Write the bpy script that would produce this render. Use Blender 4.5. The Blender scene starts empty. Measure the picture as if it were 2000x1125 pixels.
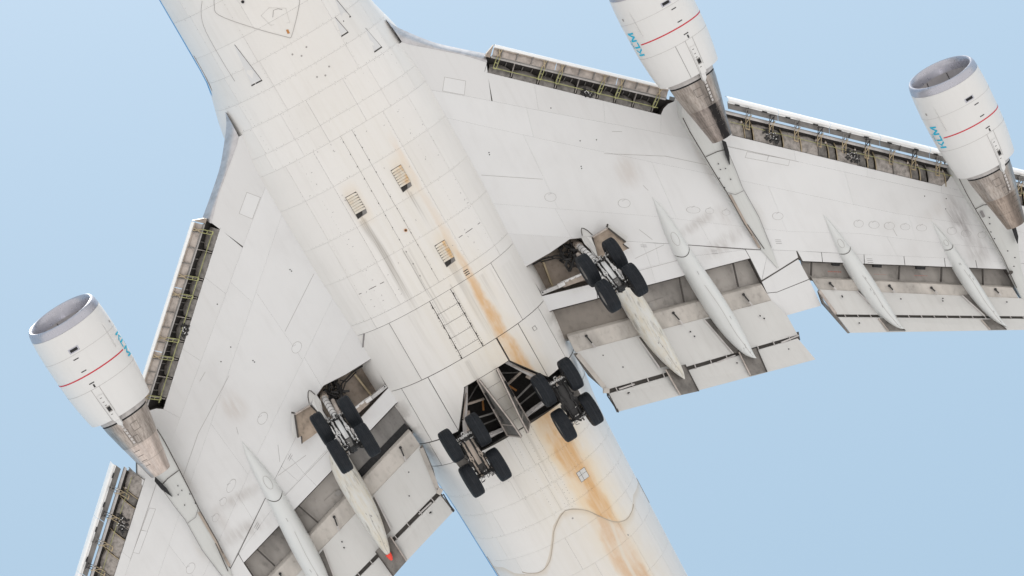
import bpy, bmesh, math, random
from mathutils import Vector, Matrix
from mathutils.geometry import tessellate_polygon
R = math.radians
scene = bpy.context.scene
COL = scene.collection

# ------------------------------------------------------------------ camera
ALT = 87.15                                    # height of the airplane's reference plane above the ground
CR = ((-0.480635268, 0.854448053, -0.19725178),
      (-0.850660068, -0.508928837, -0.131791076),
      (-0.212995747, 0.104450773, 0.971453986))  # rows: picture right, picture down, view direction
CC = Vector((20.345712584, -7.094576820, -85.452790080))
CF = 4909.915152592
cam_d = bpy.data.cameras.new('camera')
cam = bpy.data.objects.new('camera', cam_d); COL.objects.link(cam)
cam_d.sensor_width = 36; cam_d.lens = CF/2000*36; cam_d.clip_end = 60000
_r, _d, _f = (Vector(v) for v in CR)
cam.matrix_world = Matrix(((_r.x, -_d.x, -_f.x, CC.x), (_r.y, -_d.y, -_f.y, CC.y),
                           (_r.z, -_d.z, -_f.z, CC.z+ALT), (0, 0, 0, 1)))
scene.camera = cam
# ------------------------------------------------------------------ sky, sun, exposure
SUN_EL, SUN_AZ = R(58), R(26)                  # azimuth measured from +x (nose) towards +y (left wing)
world = bpy.data.worlds.new('World'); scene.world = world; world.use_nodes = True
wn = world.node_tree.nodes; wl = world.node_tree.links; wn.clear()
sky = wn.new('ShaderNodeTexSky'); sky.sky_type = 'NISHITA'; sky.sun_disc = False
sky.sun_elevation = SUN_EL; sky.sun_rotation = R(90)-SUN_AZ
sky.air_density = 1.0; sky.dust_density = 3.2; sky.ozone_density = 1.0; sky.altitude = 0
hue = wn.new('ShaderNodeMix'); hue.data_type = 'RGBA'; hue.blend_type = 'MIX'
hue.inputs[0].default_value = 0.58; hue.inputs[7].default_value = (3.37, 4.78, 5.72, 1)   # thin milky summer haze over the whole sky
bg = wn.new('ShaderNodeBackground'); bg.inputs[1].default_value = 0.15
wo = wn.new('ShaderNodeOutputWorld')
wl.new(sky.outputs[0], hue.inputs[6]); wl.new(hue.outputs[2], bg.inputs[0]); wl.new(bg.outputs[0], wo.inputs[0])
sun_d = bpy.data.lights.new('sun', 'SUN'); sun_d.energy = 4.6; sun_d.angle = R(0.53); sun_d.color = (1, .955, .89)
sun = bpy.data.objects.new('sun', sun_d); COL.objects.link(sun); sun.location = (60, 40, 200)
sun.rotation_euler = (0, R(90)-SUN_EL, SUN_AZ)
scene.view_settings.view_transform = 'Standard'; scene.view_settings.look = 'None'
scene.view_settings.gamma = 1; scene.view_settings.exposure = 0.2
scene.render.engine = 'CYCLES'
scene.cycles.max_bounces = 8; scene.cycles.diffuse_bounces = 5

# ------------------------------------------------------------------ materials
class NG:
    """tiny node-graph writer"""
    def __init__(s, name):
        s.m = bpy.data.materials.new(name); s.m.use_nodes = True
        s.t = s.m.node_tree; s.n = s.t.nodes; s.n.clear(); s.l = s.t.links
        s.out = s.n.new('ShaderNodeOutputMaterial'); s.b = s.n.new('ShaderNodeBsdfPrincipled')
        s.l.new(s.b.outputs[0], s.out.inputs[0]); s.tc = s.n.new('ShaderNodeTexCoord')
        x = s.n.new('ShaderNodeSeparateXYZ'); s.l.new(s.tc.outputs['Object'], x.inputs[0])
        s.x, s.y, s.z = x.outputs
    def put(s, sock, v):
        if isinstance(v, (int, float)): sock.default_value = v
        elif isinstance(v, tuple): sock.default_value = v if len(v) == len(sock.default_value) else (*v, 1)
        else: s.l.new(v, sock)
    def math(s, op, a, b=0, c=0, clamp=False):
        m = s.n.new('ShaderNodeMath'); m.operation = op; m.use_clamp = clamp
        for i, v in enumerate((a, b, c)): s.put(m.inputs[i], v)
        return m.outputs[0]
    def add(s, a, b): return s.math('ADD', a, b)
    def sub(s, a, b): return s.math('SUBTRACT', a, b)
    def mul(s, a, b): return s.math('MULTIPLY', a, b)
    def ramp(s, v, lo, hi, a=0., b=1., smooth=True):
        m = s.n.new('ShaderNodeMapRange'); m.clamp = True
        if smooth: m.interpolation_type = 'SMOOTHSTEP'
        for i, q in enumerate((v, lo, hi, a, b)): s.put(m.inputs[i], q)
        return m.outputs[0]
    def pl(s, v, xs, ys):
        """piecewise linear curve"""
        o = ys[0]
        for a, b_, c, d in zip(xs[:-1], xs[1:], ys[:-1], ys[1:]): o = s.add(o, s.ramp(v, a, b_, 0, d-c, False))
        return o
    def vec(s, sx, sy, sz, off=(0, 0, 0)):
        m = s.n.new('ShaderNodeMapping'); m.inputs['Scale'].default_value = (sx, sy, sz)
        m.inputs['Location'].default_value = off
        s.l.new(s.tc.outputs['Object'], m.inputs[0]); return m.outputs[0]
    def noise(s, sx, sy, sz, detail=4, off=(0, 0, 0), rough=.55):
        t = s.n.new('ShaderNodeTexNoise'); t.inputs['Scale'].default_value = 1
        t.inputs['Detail'].default_value = detail; t.inputs['Roughness'].default_value = rough
        s.l.new(s.vec(sx, sy, sz, off), t.inputs['Vector']); return t.outputs[0]
    def mix(s, f, a, b):
        m = s.n.new('ShaderNodeMix'); m.data_type = 'RGBA'
        s.put(m.inputs[0], f); s.put(m.inputs[6], a); s.put(m.inputs[7], b); return m.outputs[2]
    def rand(s):
        o = s.n.new('ShaderNodeObjectInfo'); return o.outputs['Random']
    def bump(s, h, strength=.2, dist=.01):
        b = s.n.new('ShaderNodeBump'); b.inputs['Strength'].default_value = strength
        b.inputs['Distance'].default_value = dist; s.l.new(h, b.inputs['Height'])
        s.l.new(b.outputs[0], s.b.inputs['Normal'])
    def done(s, col, rough=.5, metal=0., spec=.5):
        s.put(s.b.inputs['Base Color'], col); s.put(s.b.inputs['Roughness'], rough)
        s.put(s.b.inputs['Metallic'], metal); s.b.inputs['Specular IOR Level'].default_value = spec
        return s.m

def plain(name, col, rough=.5, metal=0., grime=.25, scale=3., spec=.5, stretch=.25):
    g = NG(name)
    n = g.noise(scale*stretch, scale, scale, 5)
    n2 = g.noise(scale*4, scale*5, scale*4, 4, (3, 7, 1))
    f = g.add(g.ramp(n, .35, .75, 0, grime), g.ramp(n2, .5, .8, 0, grime*.5))
    dark = tuple(c*.35 for c in col)
    if metal < .5: g.bump(n2, .15, .01)
    return g.done(g.mix(f, col, dark), g.ramp(n2, .3, .7, rough-.07, rough+.1), metal, spec)

def paint(name, base, grime=.10, jitter=.05, stains=False):
    """aged white aircraft paint: slight tone change per panel, faint streaks along the airflow, optional leak stains"""
    g = NG(name)
    stre = g.noise(.22, 4.5, 1.5, 5, rough=.6); blot = g.noise(.5, .6, .5, 4, (9, 2, 5))
    fine = g.noise(1.2, 16, 5, 4, (1, 2, 3))
    f = g.add(g.ramp(stre, .48, .80, 0, grime), g.ramp(blot, .45, .8, 0, grime*.7))
    f = g.add(f, g.ramp(fine, .55, .85, 0, grime*.8))
    f = g.add(f, g.mul(g.rand(), jitter))
    col = g.mix(f, base, (base[0]*.52, base[1]*.49, base[2]*.44))
    if stains:
        ay = g.math('ABSOLUTE', g.y)
        # creamy film around the keel
        cream = g.mul(g.ramp(g.math('ABSOLUTE', g.sub(g.y, .35)), .4, 2.3, 1, 0), g.ramp(g.x, 13, -2, .12, .46))
        cream = g.mul(cream, g.ramp(stre, .3, .65, .45, 1))
        col = g.mix(cream, col, (.61, .565, .475))
        # grey smear streaks running aft of the louvres
        for (yc, x0, x1, w, k) in ((-1.08, 6.1, 1.6, .20, .8), (.84, 6.1, 3.9, .12, .55), (.86, 3.1, -.9, .22, .45), (-.38, 4.4, -.6, .09, .5),
                                   (-.42, -.2, -3.0, .16, .35), (1.55, 2.2, .1, .2, .35), (.42, 2.5, -.1, .06, .5), (-1.35, 2.3, -.1, .15, .25),
                                   (2.6, 2.0, -2.5, .5, .10), (.80, 6.25, 4.6, .07, .9), (.72, 6.25, 5.2, .04, .8), (-1.06, 6.2, 4.2, .08, .9), (.92, 3.12, 2.0, .09, .8), (.76, 3.1, 2.1, .05, .7),
                                   (2.0, 2.2, -.1, .05, .4), (.1, -.2, -1.1, .05, .5), (-.7, -.2, -1.1, .06, .4), (.2, -3.5, -6.5, .08, .4), (-1.1, -3.6, -7.5, .12, .22), (-.2, 4.4, .4, .05, .4)):
            d = g.math('ABSOLUTE', g.sub(g.y, g.add(yc, g.mul(g.sub(g.noise(.35, .1, .1, 2, (yc*7, 0, 0)), .5), .35))))
            m = g.mul(g.ramp(d, w*.25, w, 1, 0), g.mul(g.ramp(g.x, x1, x1+2.2, 0, 1), g.ramp(g.x, x0-.1, x0, 1, 0)))
            m = g.mul(g.mul(m, g.ramp(g.noise(.35, 22, 3, 4, (yc, 4, 1)), .33, .62, .15, 1)), k)
            col = g.mix(m, col, (.33, .31, .28))
        # rust-coloured leak running down the left side of the keel: thin ahead of the wells, wide and split in two behind them
        wob = g.mul(g.sub(g.noise(.5, .02, .02, 3, (4, 4, 4)), .5), .22)
        wob2 = g.mul(g.sub(g.noise(1.6, 2.4, .5, 4, (1, 4, 9)), .5), .34)
        yy = g.add(g.add(g.y, wob), wob2)
        def band(yc, hw, soft=.6): return g.ramp(g.math('DIVIDE', g.math('ABSOLUTE', g.sub(yy, yc)), hw), 1-soft, 1+soft, 1, 0)
        patch = g.ramp(g.noise(.9, 1.6, 1, 4, (5, 5, 5), .6), .34, .58, .30, 1); rag = g.ramp(g.noise(.6, 5, 2, 5, (2, 8, 3), .65), .30, .60, .58, 1)
        fore = g.mul(band(1.21, g.pl(g.x, (-1.5, 0, 2.6, 5, 8), (.27, .20, .12, .10, .12)), .7), g.pl(g.x, (-1, .8, 2.6, 3.6, 5, 6.2, 7, 8.4), (.85, .85, .6, .25, .12, .10, .22, 0)))
        wide = g.mul(band(g.pl(g.x, (-11, -8, -6, -4.5), (1.10, 1.10, 1.15, 1.12)), g.pl(g.x, (-11, -8, -5, -3.4), (.55, .52, .62, .58)), .32), g.pl(g.x, (-4.2, -3.3), (.62, .5)))
        wide = g.mul(wide, g.ramp(g.x, -3.0, -3.3))
        darkA = g.mul(band(g.pl(g.x, (-10.5, -8.7, -7.6, -6.9, -5.9, -5, -3.5), (.88, .95, 1.22, 1.18, .95, .93, 1.0)), g.pl(g.x, (-10.5, -8.4, -7, -5, -3.4), (.30, .26, .12, .20, .26)), .6), g.pl(g.x, (-9, -7.5, -6.8, -5.2, -3.4), (.95, .7, .55, .8, .42)))
        darkA = g.mul(darkA, g.ramp(g.x, -3.0, -3.3))
        darkB = g.mul(band(g.pl(g.x, (-10.6, -10, -8.6), (1.34, 1.24, 1.42)), g.pl(g.x, (-10.6, -8.6, -8.2), (.20, .13, .05)), .5), g.ramp(g.x, -8.2, -8.7, 0, .95))
        halo = g.mul(g.mul(band(1.15, .95, .55), g.ramp(g.x, 1, -4, .25, .75)), g.ramp(g.x, 5, 1))
        col = g.mix(g.mul(halo, patch), col, (.665, .59, .475))
        col = g.mix(g.mul(g.math('MAXIMUM', wide, g.mul(fore, .6)), g.mul(rag, .95)), col, (.665, .49, .285))
        strong = g.mul(g.math('MAXIMUM', g.math('MAXIMUM', fore, darkA), darkB), g.mul(patch, rag))
        col = g.mix(strong, col, (.56, .315, .12))
        wash = g.ramp(g.math('ABSOLUTE', g.sub(g.y, g.pl(g.x, (-9.8, -8.4), (1.05, 1.27)))), .03, .09, .75, 0)
        col = g.mix(g.mul(wash, g.ramp(g.x, -8.1, -8.4)), col, (.63, .56, .45))
        # sooty film on the fairing beside the flaps
        q = g.mul(g.ramp(ay, 2.75, 3.25), g.mul(g.ramp(g.x, -4.2, -3.2), g.ramp(g.x, -.2, -1.0)))
        col = g.mix(g.mul(q, g.ramp(g.noise(1.6, 1.2, 1.2, 4, (3, 1, 7), .6), .42, .62, .0, .45)), col, (.25, .23, .21))
        # smoother, greyer tail skin aft of the curved end of the wing fairing
        arch = g.pl(g.y, (-2.9, -2.66, -2.13, -1.71, -1.26, -.66, -.2, .29, .73, 1.17, 1.65, 2.15, 2.6), (-8.2, -8.5, -8.7, -8.67, -8.16, -7.28, -6.99, -7.1, -7.47, -8.14, -8.67, -8.68, -8.27))
        aft = g.sub(g.x, arch)
        col = g.mix(g.ramp(aft, .0, -.03, 0, .34), col, (.575, .562, .545))
        col = g.mix(g.mul(g.ramp(aft, -.35, -.02), g.ramp(aft, .0, -.01, 0, .4)), col, (.50, .40, .27))
        # rusty films at both louvre banks
        for (vx, vy) in ((6.65, .95), (3.55, .98), (6.62, -1.0)):
            q = g.mul(g.ramp(g.math('ABSOLUTE', g.sub(g.x, vx)), .4, 1.1, 1, 0), g.ramp(g.math('ABSOLUTE', g.sub(g.y, vy)), .1, .45, 1, 0))
            col = g.mix(g.mul(q, .25), col, (.62, .47, .28))
        # sky-blue livery of the upper fuselage
        col = g.mix(g.mul(g.ramp(g.z, 4.98, 5.0), g.math('MAXIMUM', g.ramp(g.x, 12.1, 12.3), g.ramp(g.x, -3.6, -3.8))), col, (.0, .20, .46))
    g.bump(g.add(g.mul(g.noise(.9, .9, .9, 2), 1.0), g.mul(fine, .05)), .12, .04)
    return g.done(col, g.ramp(fine, .3, .7, .36, .5), 0, .45)

def wing_paint():
    g = NG('wing paint')
    base = (.635, .635, .635)
    stre = g.noise(.5, 2.0, 1, 4, rough=.6); blot = g.noise(.35, .3, .3, 4, (9, 2, 5)); fine = g.noise(3, 16, 5, 4, (1, 2, 3))
    f = g.add(g.ramp(stre, .45, .85, 0, .13), g.ramp(blot, .42, .75, 0, .14))
    f = g.add(f, g.ramp(fine, .55, .85, 0, .05)); f = g.add(f, g.mul(g.rand(), .08))
    col = g.mix(f, base, (.36, .345, .33))
    ay = g.math('ABSOLUTE', g.y)
    def spot(cx, cy, rx, ry, k, c):
        dx = g.math('DIVIDE', g.sub(g.x, cx), rx); dy = g.math('DIVIDE', g.sub(ay, cy), ry)
        r = g.math('SQRT', g.add(g.mul(dx, dx), g.mul(dy, dy)))
        m = g.mul(g.ramp(r, .1, 1, 1, 0), k)
        return g.mul(m, g.ramp(g.noise(1.2, 6, 2, 5, (cx, cy, 0), .65), .3, .65, .2, 1)), c
    for a in ((2.2, 8.4, .9, .7, .30, (.36, .28, .22)), (-6.6, 19.3, 1.6, .55, .8, (.24, .22, .22)), (-8.1, 19.4, 1.0, .8, .55, (.28, .26, .25)),
              (-2.1, 10.4, .5, 1.6, .45, (.30, .27, .25)), (-1.3, 10.9, .8, .35, .4, (.4, .37, .35)), (-.4, 5.0, .5, 1.1, .35, (.34, .31, .28)),
              (-1.9, 12.0, .9, .5, .35, (.45, .41, .36)), (-.9, 9.9, .35, 1.3, .5, (.33, .30, .28)), (.9, 11.2, 1.6, .25, .4, (.4, .36, .33)), (-.1, 6.9, .7, .5, .3, (.4, .36, .33)), (1.5, 3.7, 1.2, .8, .22, (.48, .47, .45)), (-5.2, 16.6, .5, .6, .2, (.42, .4, .38)), (-5.7, 18.6, .5, 1.2, .25, (.45, .41, .38))):
        m, c = spot(*a); col = g.mix(m, col, c)
    g.bump(g.add(g.noise(.8, .8, .8, 2, (2, 2, 2)), g.mul(fine, .05)), .10, .04)
    return g.done(col, g.ramp(fine, .3, .7, .38, .52), 0, .45)

M = {}
M['fus'] = paint('fuselage paint', (.675, .66, .64), .11, .08, True)
M['wing'] = wing_paint()
M['wingdk'] = paint('grey wing edge paint', (.60, .597, .595), .10, .04)
M['flap'] = paint('flap paint', (.555, .55, .535), .16, .06)
M['canoe'] = paint('fairing paint', (.60, .612, .605), .12, .02)
def mk_canoe_dirty():
    g = NG('grimy fairing paint'); n = g.noise(1.4, 7, 3, 6, (2, 2, 2), .7); n2 = g.noise(1.6, 13, 6, 6, (1, 5, 2), .75); n3 = g.noise(.7, 2.5, 1, 3, (8, 1, 1))
    c = g.mix(g.ramp(n, .35, .7, .1, .95), (.585, .59, .575), (.56, .515, .42))
    c = g.mix(g.mul(g.ramp(n2, .50, .66, 0, .8), g.ramp(n3, .42, .6, .0, .8)), c, (.17, .15, .12))
    c = g.mix(g.mul(g.ramp(g.noise(5, 9, 5, 4, (9, 9, 1)), .66, .74), .3), c, (.50, .33, .16))
    return g.done(c, .55)
M['canoedirty'] = mk_canoe_dirty()
M['cowl'] = paint('cowl paint', (.635, .63, .62), .045, .02)
M['white'] = paint('white paint', (.83, .83, .825), .04, .02)
M['seam'] = plain('seam sealant', (.065, .058, .052), .8, 0, .2)
M['seamlt'] = plain('grey seam sealant', (.32, .305, .29), .8, 0, .2)
M['metal'] = plain('bare leading edge metal', (.50, .49, .50), .42, .55, .35, 2.0, .5, 3)
M['lip'] = plain('brushed lip metal', (.42, .42, .465), .32, .65, .07, 1.5, .5, .8)
M['duct'] = plain('inlet duct grey', (.40, .385, .395), .6, .0, .2)
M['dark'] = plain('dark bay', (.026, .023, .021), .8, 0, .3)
M['black'] = plain('flat black', (.012, .012, .013), .8, 0, .2)
M['brown'] = plain('dirty primer', (.36, .30, .25), .7, 0, .8, 1.3, .3, 1)
M['covedark'] = plain('darker cove primer', (.235, .21, .185), .7, 0, .6, .9, .3, 1)
M['cove'] = plain('grimy grey primer', (.375, .35, .325), .7, 0, .75, .7, .3, .5)
M['foref'] = plain('grimy fore flap', (.51, .475, .435), .6, 0, .6, 1.2, .4, .4)
M['beige'] = plain('beige primer', (.46, .405, .365), .65, 0, .55, 4, .3, 1)
M['rail'] = plain('grey rail', (.50, .475, .46), .5, .1, .4, 4)
M['slatgrey'] = plain('slat back grey', (.20, .19, .18), .6, .1, .5, 3)
M['bay'] = plain('duct bay grey', (.225, .21, .195), .7, 0, .8, 5, .3, 1)
M['bay2'] = plain('duct bay brown', (.34, .31, .285), .7, 0, .8, 6, .3, 1)
M['olive'] = plain('olive green primer', (.36, .36, .16), .6, 0, .5, 6)
M['ochre'] = plain('tan arm paint', (.42, .34, .22), .55, .2, .5, 6)
M['steel'] = plain('gear steel', (.52, .51, .50), .38, .5, .6, 7)
M['silver'] = plain('silver gear paint', (.66, .65, .64), .4, .2, .35, 6)
M['gear'] = plain('greasy gear black', (.022, .021, .021), .5, .1, .3, 9)
M['tan'] = plain('dirty tan beam', (.38, .32, .27), .5, .1, .6, 5)
M['door'] = plain('dirty door inside', (.42, .34, .27), .65, 0, .75, 1.5, .3, 1)
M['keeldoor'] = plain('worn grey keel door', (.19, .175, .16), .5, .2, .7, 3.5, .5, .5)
M['rust'] = plain('rust patch', (.45, .20, .06), .7, 0, .3)
M['red'] = plain('red paint', (.50, .012, .03), .5, 0, .05)
M['redtip'] = plain('red fairing tip', (.78, .06, .035), .5, 0, .05)
M['placard'] = plain('faded red print', (.45, .17, .14), .7, 0, .3)
M['cyan'] = plain('cyan lettering', (.0, .40, .60), .5, 0, .03)
M['ink'] = plain('grey stencil', (.22, .21, .21), .7, 0, .2)
M['fairedge'] = plain('stained fairing edge', (.43, .37, .30), .7, 0, .5, 1.2, .3, 1)
M['pylon'] = paint('pylon grey paint', (.52, .525, .51), .22, .02)
M['louvre'] = None

def mk_louvre():
    g = NG('rusty louvre'); n = g.noise(3, 5, 3, 4)
    f = g.mul(g.ramp(n, .35, .62, .15, 1), g.add(g.ramp(g.y, .72, 1.02, .1, .85), g.mul(g.rand(), .15)))
    return g.done(g.mix(f, (.66, .63, .56), (.58, .34, .12)), .5)
M['louvre'] = mk_louvre()
def mk_tyre():
    g = NG('tyre rubber'); n = g.noise(6, 6, 6, 5)
    return g.done(g.mix(g.ramp(n, .35, .75, 0, .6), (.010, .0125, .0165), (.022, .024, .028)), .7, 0, .25)
M['tyre'] = mk_tyre()
def mk_core(name, a, b, soot, side):
    g = NG(name)
    st = g.noise(.35, 14, 14, 5, rough=.7); rg = g.noise(16, .5, .5, 3, (3, 1, 1)); bl = g.noise(1.2, 2.2, 2.2, 4, (7, 3, 1))
    c = g.mix(g.ramp(st, .35, .72, 0, .75), a, b)
    c = g.mix(g.ramp(rg, .45, .75, 0, .12), c, tuple(q*.5 for q in b))
    c = g.mix(g.ramp(bl, .45, .75, 0, .4), c, (.23, .19, .16))
    if soot:
        d = g.math('ABSOLUTE', g.sub(g.y, g.mul(side, .11)))
        m = g.mul(g.ramp(g.add(d, g.mul(g.sub(st, .5), .5)), .10, .27, 1, 0), soot)
        c = g.mix(m, c, (.012, .011, .012))
    g.bump(st, .12, .01)
    return g.done(c, g.ramp(st, .3, .7, .28, .45), .8, .5)

# ------------------------------------------------------------------ mesh helpers
SPLIT = {'pipe', 'door_rib', 'brake_rod', 'side_brace', 'torque_link', 'beam_web'}
STUFF = {'bay_plumbing', 'drive_unit', 'bolt_heads', 'hoses', 'fittings', 'flap_arm_'}
class MB:
    def __init__(s): s.v = []; s.f = []; s.p = []
    def add(s, vs, fs):
        vs = [tuple(v) for v in vs]; s.p.append((vs, fs))
        o = len(s.v); s.v += vs; s.f += [tuple(i+o for i in f) for f in fs]; return s
    def build(s, name, mat, parent=None, smooth=False, label=None, stuff=False, recalc=True):
        if name in STUFF: stuff = True
        if name in SPLIT and len(s.p) > 1:                          # every piece that can be picked apart is a part of its own
            for vs, fs in s.p: o = MB().add(vs, fs).build(name, mat, parent, smooth, label, stuff, recalc)
            return o
        me = bpy.data.meshes.new(name); me.from_pydata(s.v, [], s.f)
        if recalc:
            bm = bmesh.new(); bm.from_mesh(me); bmesh.ops.recalc_face_normals(bm, faces=bm.faces); bm.to_mesh(me); bm.free()
        me.materials.append(mat)
        if smooth:
            me.polygons.foreach_set('use_smooth', [True]*len(me.polygons))
            try: me.set_sharp_from_angle(angle=R(38))
            except Exception: pass
        o = bpy.data.objects.new(name, me); COL.objects.link(o)
        if parent: o.parent = parent
        if label: o['label'] = label
        if stuff: o['kind'] = 'stuff'
        return o
    def prism(s, poly, off, holes=()):
        """solid between poly (3D points) and poly+off"""
        off = Vector(off); loops = [[Vector(p) for p in poly]]+[[Vector(p) for p in h] for h in holes]
        tris = tessellate_polygon(loops); flat = [p for l in loops for p in l]; n = len(flat)
        vs = flat+[p+off for p in flat]
        fs = [tuple(t) for t in tris]+[tuple(i+n for i in reversed(t)) for t in tris]
        o = 0
        for l in loops:
            k = len(l)
            for i in range(k): fs.append((o+i, o+(i+1) % k, o+(i+1) % k+n, o+i+n))
            o += k
        return s.add(vs, fs)
    def bar(s, p, q, w, h=None, up=(0, 0, 1)):
        p = Vector(p); q = Vector(q); h = w if h is None else h
        d = (q-p).normalized(); u = Vector(up)
        if abs(d.dot(u)) > .97: u = Vector((1, 0, 0))
        a = d.cross(u).normalized()*w/2; b = a.cross(d).normalized()*h/2
        vs = [e+i*a+j*b for e in (p, q) for i, j in ((-1, -1), (1, -1), (1, 1), (-1, 1))]
        return s.add(vs, [(0, 1, 2, 3), (7, 6, 5, 4), (0, 4, 5, 1), (1, 5, 6, 2), (2, 6, 7, 3), (3, 7, 4, 0)])
    def tube(s, pts, r, seg=8, caps=True):
        pts = [Vector(p) for p in pts]; rs = r if isinstance(r, (list, tuple)) else [r]*len(pts); vs = []; fs = []
        prev = None
        for i, p in enumerate(pts):
            d = (pts[min(i+1, len(pts)-1)]-pts[max(i-1, 0)]).normalized()
            u = prev if prev is not None else (Vector((0, 0, 1)) if abs(d.z) < .9 else Vector((1, 0, 0)))
            a = (u-d*u.dot(d)).normalized(); prev = a; b = d.cross(a)
            vs += [p+(a*math.cos(2*math.pi*k/seg)+b*math.sin(2*math.pi*k/seg))*rs[i] for k in range(seg)]
        for i in range(len(pts)-1):
            for k in range(seg):
                fs.append((i*seg+k, i*seg+(k+1) % seg, (i+1)*seg+(k+1) % seg, (i+1)*seg+k))
        if caps: fs += [tuple(range(seg))[::-1], tuple((len(pts)-1)*seg+k for k in range(seg))]
        return s.add(vs, fs)
    def lathe(s, prof, seg=48, fn=None, closed=False):
        """profile of (s aft, r) round the -x axis; fn(x,y,z)->point"""
        vs = []; fs = []; n = len(prof)
        for k in range(seg):
            a = 2*math.pi*k/seg
            for (d, r) in prof:
                p = (-d, r*math.sin(a), -r*math.cos(a)); vs.append(fn(*p) if fn else p)
        for k in range(seg):
            k2 = (k+1) % seg
            for i in range(n if closed else n-1):
                j = (i+1) % n
                fs.append((k*n+i, k*n+j, k2*n+j, k2*n+i))
        return s.add(vs, fs)

# ------------------------------------------------------------------ airplane surfaces
def wz(y): return 3.3+.19*(abs(y)-3.27)
def ray(u, v, z):
    d = _r*((u-1000)/CF)+_d*((v-562.5)/CF)+_f
    return CC+d*((z-CC.z)/d.z)
def W(u, v, off=0.):
    """point of the left wing's lower surface (or off metres above it) that the photograph shows at u, v"""
    z = 4
    for _ in range(12): p = ray(u, v, z); z = wz(p.y)+off
    return ray(u, v, z)
def wp(x, y, off=0.): return Vector((x, y, wz(y)+off))
def interp(x, xs, ys):
    if x <= xs[0]: return ys[0]
    for i in range(1, len(xs)):
        if x <= xs[i]: return ys[i-1]+(ys[i]-ys[i-1])*(x-xs[i-1])/(xs[i]-xs[i-1])
    return ys[-1]
XS = [-36, -14, -8, -5, -3, 0, 2.6, 5, 9, 10, 11.5, 12.3, 22, 27, 30, 31.8]
WS = [.3, 3.05, 3.22, 3.3, 3.55, 3.73, 3.76, 3.88, 3.90, 3.85, 3.6, 3.27, 3.25, 2.9, 1.9, .2]
NS = [2, 2, 2, 2.15, 2.35, 2.5, 2.5, 2.5, 2.5, 2.5, 2.3, 2.1, 2, 2, 2, 2]
KS = [6.2, 2.1, 2.1, 2.1, 2.0, 1.95, 1.95, 1.95, 1.95, 2.0, 2.05, 2.1, 2.1, 2.5, 3.4, 4.8]
ZC = 5.35
def _smooth(tab):
    """sampled every 0.1 m and rounded off so that the skin has no kinks"""
    v = [interp(-36+i*.1, XS, tab) for i in range(679)]
    for _ in range(3):
        v = [sum(v[max(0, min(678, i+k))] for k in range(-4, 5))/9 for i in range(679)]
    return v
SW, SN, SK = _smooth(WS), _smooth(NS), _smooth(KS)
def sec(x):
    f = max(0, min(677.999, (x+36)*10)); i = int(f); t = f-i
    return SW[i]+(SW[i+1]-SW[i])*t, SN[i]+(SN[i+1]-SN[i])*t, SK[i]+(SK[i+1]-SK[i])*t
def fpt(x, t, off=0.):
    """fuselage surface at station x; t is the angle from the keel line, positive to the left; off inward"""
    w, n, k = sec(x); w -= off; zc = max(ZC, k+.3); h = zc-k-off
    a = abs(t); sg = 1 if t > 0 else -1
    if a <= math.pi/2: return Vector((x, sg*w*math.sin(a)**(2/n), zc-h*max(0, math.cos(a))**(2/n)))
    up = min(w, 3.25)*1.2 if x < 26 else w
    return Vector((x, sg*w*math.sin(a), zc-up*math.cos(a)))
def ang(x, y, off=0.):
    w, n, k = sec(x); return math.copysign(math.asin(min(1, abs(y)/(w-off))**(n/2)), y)
def fz(x, y): return fpt(x, ang(x, y)).z
def FS(x, y, off=0.):
    """point of the belly at x, y, off metres below the skin"""
    return Vector((x, y, fz(x, y)-off))
def mir(p, s): return Vector((p[0], p[1]*s, p[2]))
def inset(poly, g):
    """shrink a polygon (list of Vectors, seen from below) by g in plan"""
    n = len(poly); A = sum(poly[i].x*poly[(i+1) % n].y-poly[(i+1) % n].x*poly[i].y for i in range(n))
    sg = 1 if A > 0 else -1; out = []
    for i in range(n):
        a, b, c = poly[i-1], poly[i], poly[(i+1) % n]
        d1 = Vector((b.x-a.x, b.y-a.y)).normalized(); d2 = Vector((c.x-b.x, c.y-b.y)).normalized()
        n1 = Vector((-d1.y, d1.x))*sg; n2 = Vector((-d2.y, d2.x))*sg
        m = (n1+n2); l = m.length
        m = m/l*min(g/max(.3, l/2), g*2.2) if l > 1e-4 else n1*g
        out.append(Vector((b.x+m.x, b.y+m.y, b.z)))
    return out

AIR = bpy.data.objects.new('airplane', None); COL.objects.link(AIR); AIR.location = (0, 0, ALT)
AIR['label'] = 'white four-engined jumbo jet overhead on approach with wheels and flaps down'
AIR['category'] = 'airplane'
random.seed(7)

# ------------------------------------------------------------------ ground (below and behind the camera; its glare lights the belly)
g = NG('sunlit dry ground'); gn = g.noise(.02, .02, .02, 5); gf = g.noise(.6, .6, .6, 4)
gm = g.done(g.mix(g.add(g.mul(gn, .6), g.mul(gf, .3)), (.62, .58, .552), (.487, .457, .437)), .9)
b = MB(); b.add([(-9000, -9000, 0), (9000, -9000, 0), (9000, 9000, 0), (-9000, 9000, 0)], [(0, 1, 2, 3)])
ground = b.build('ground', gm, None, recalc=False); ground['kind'] = 'structure'

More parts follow.
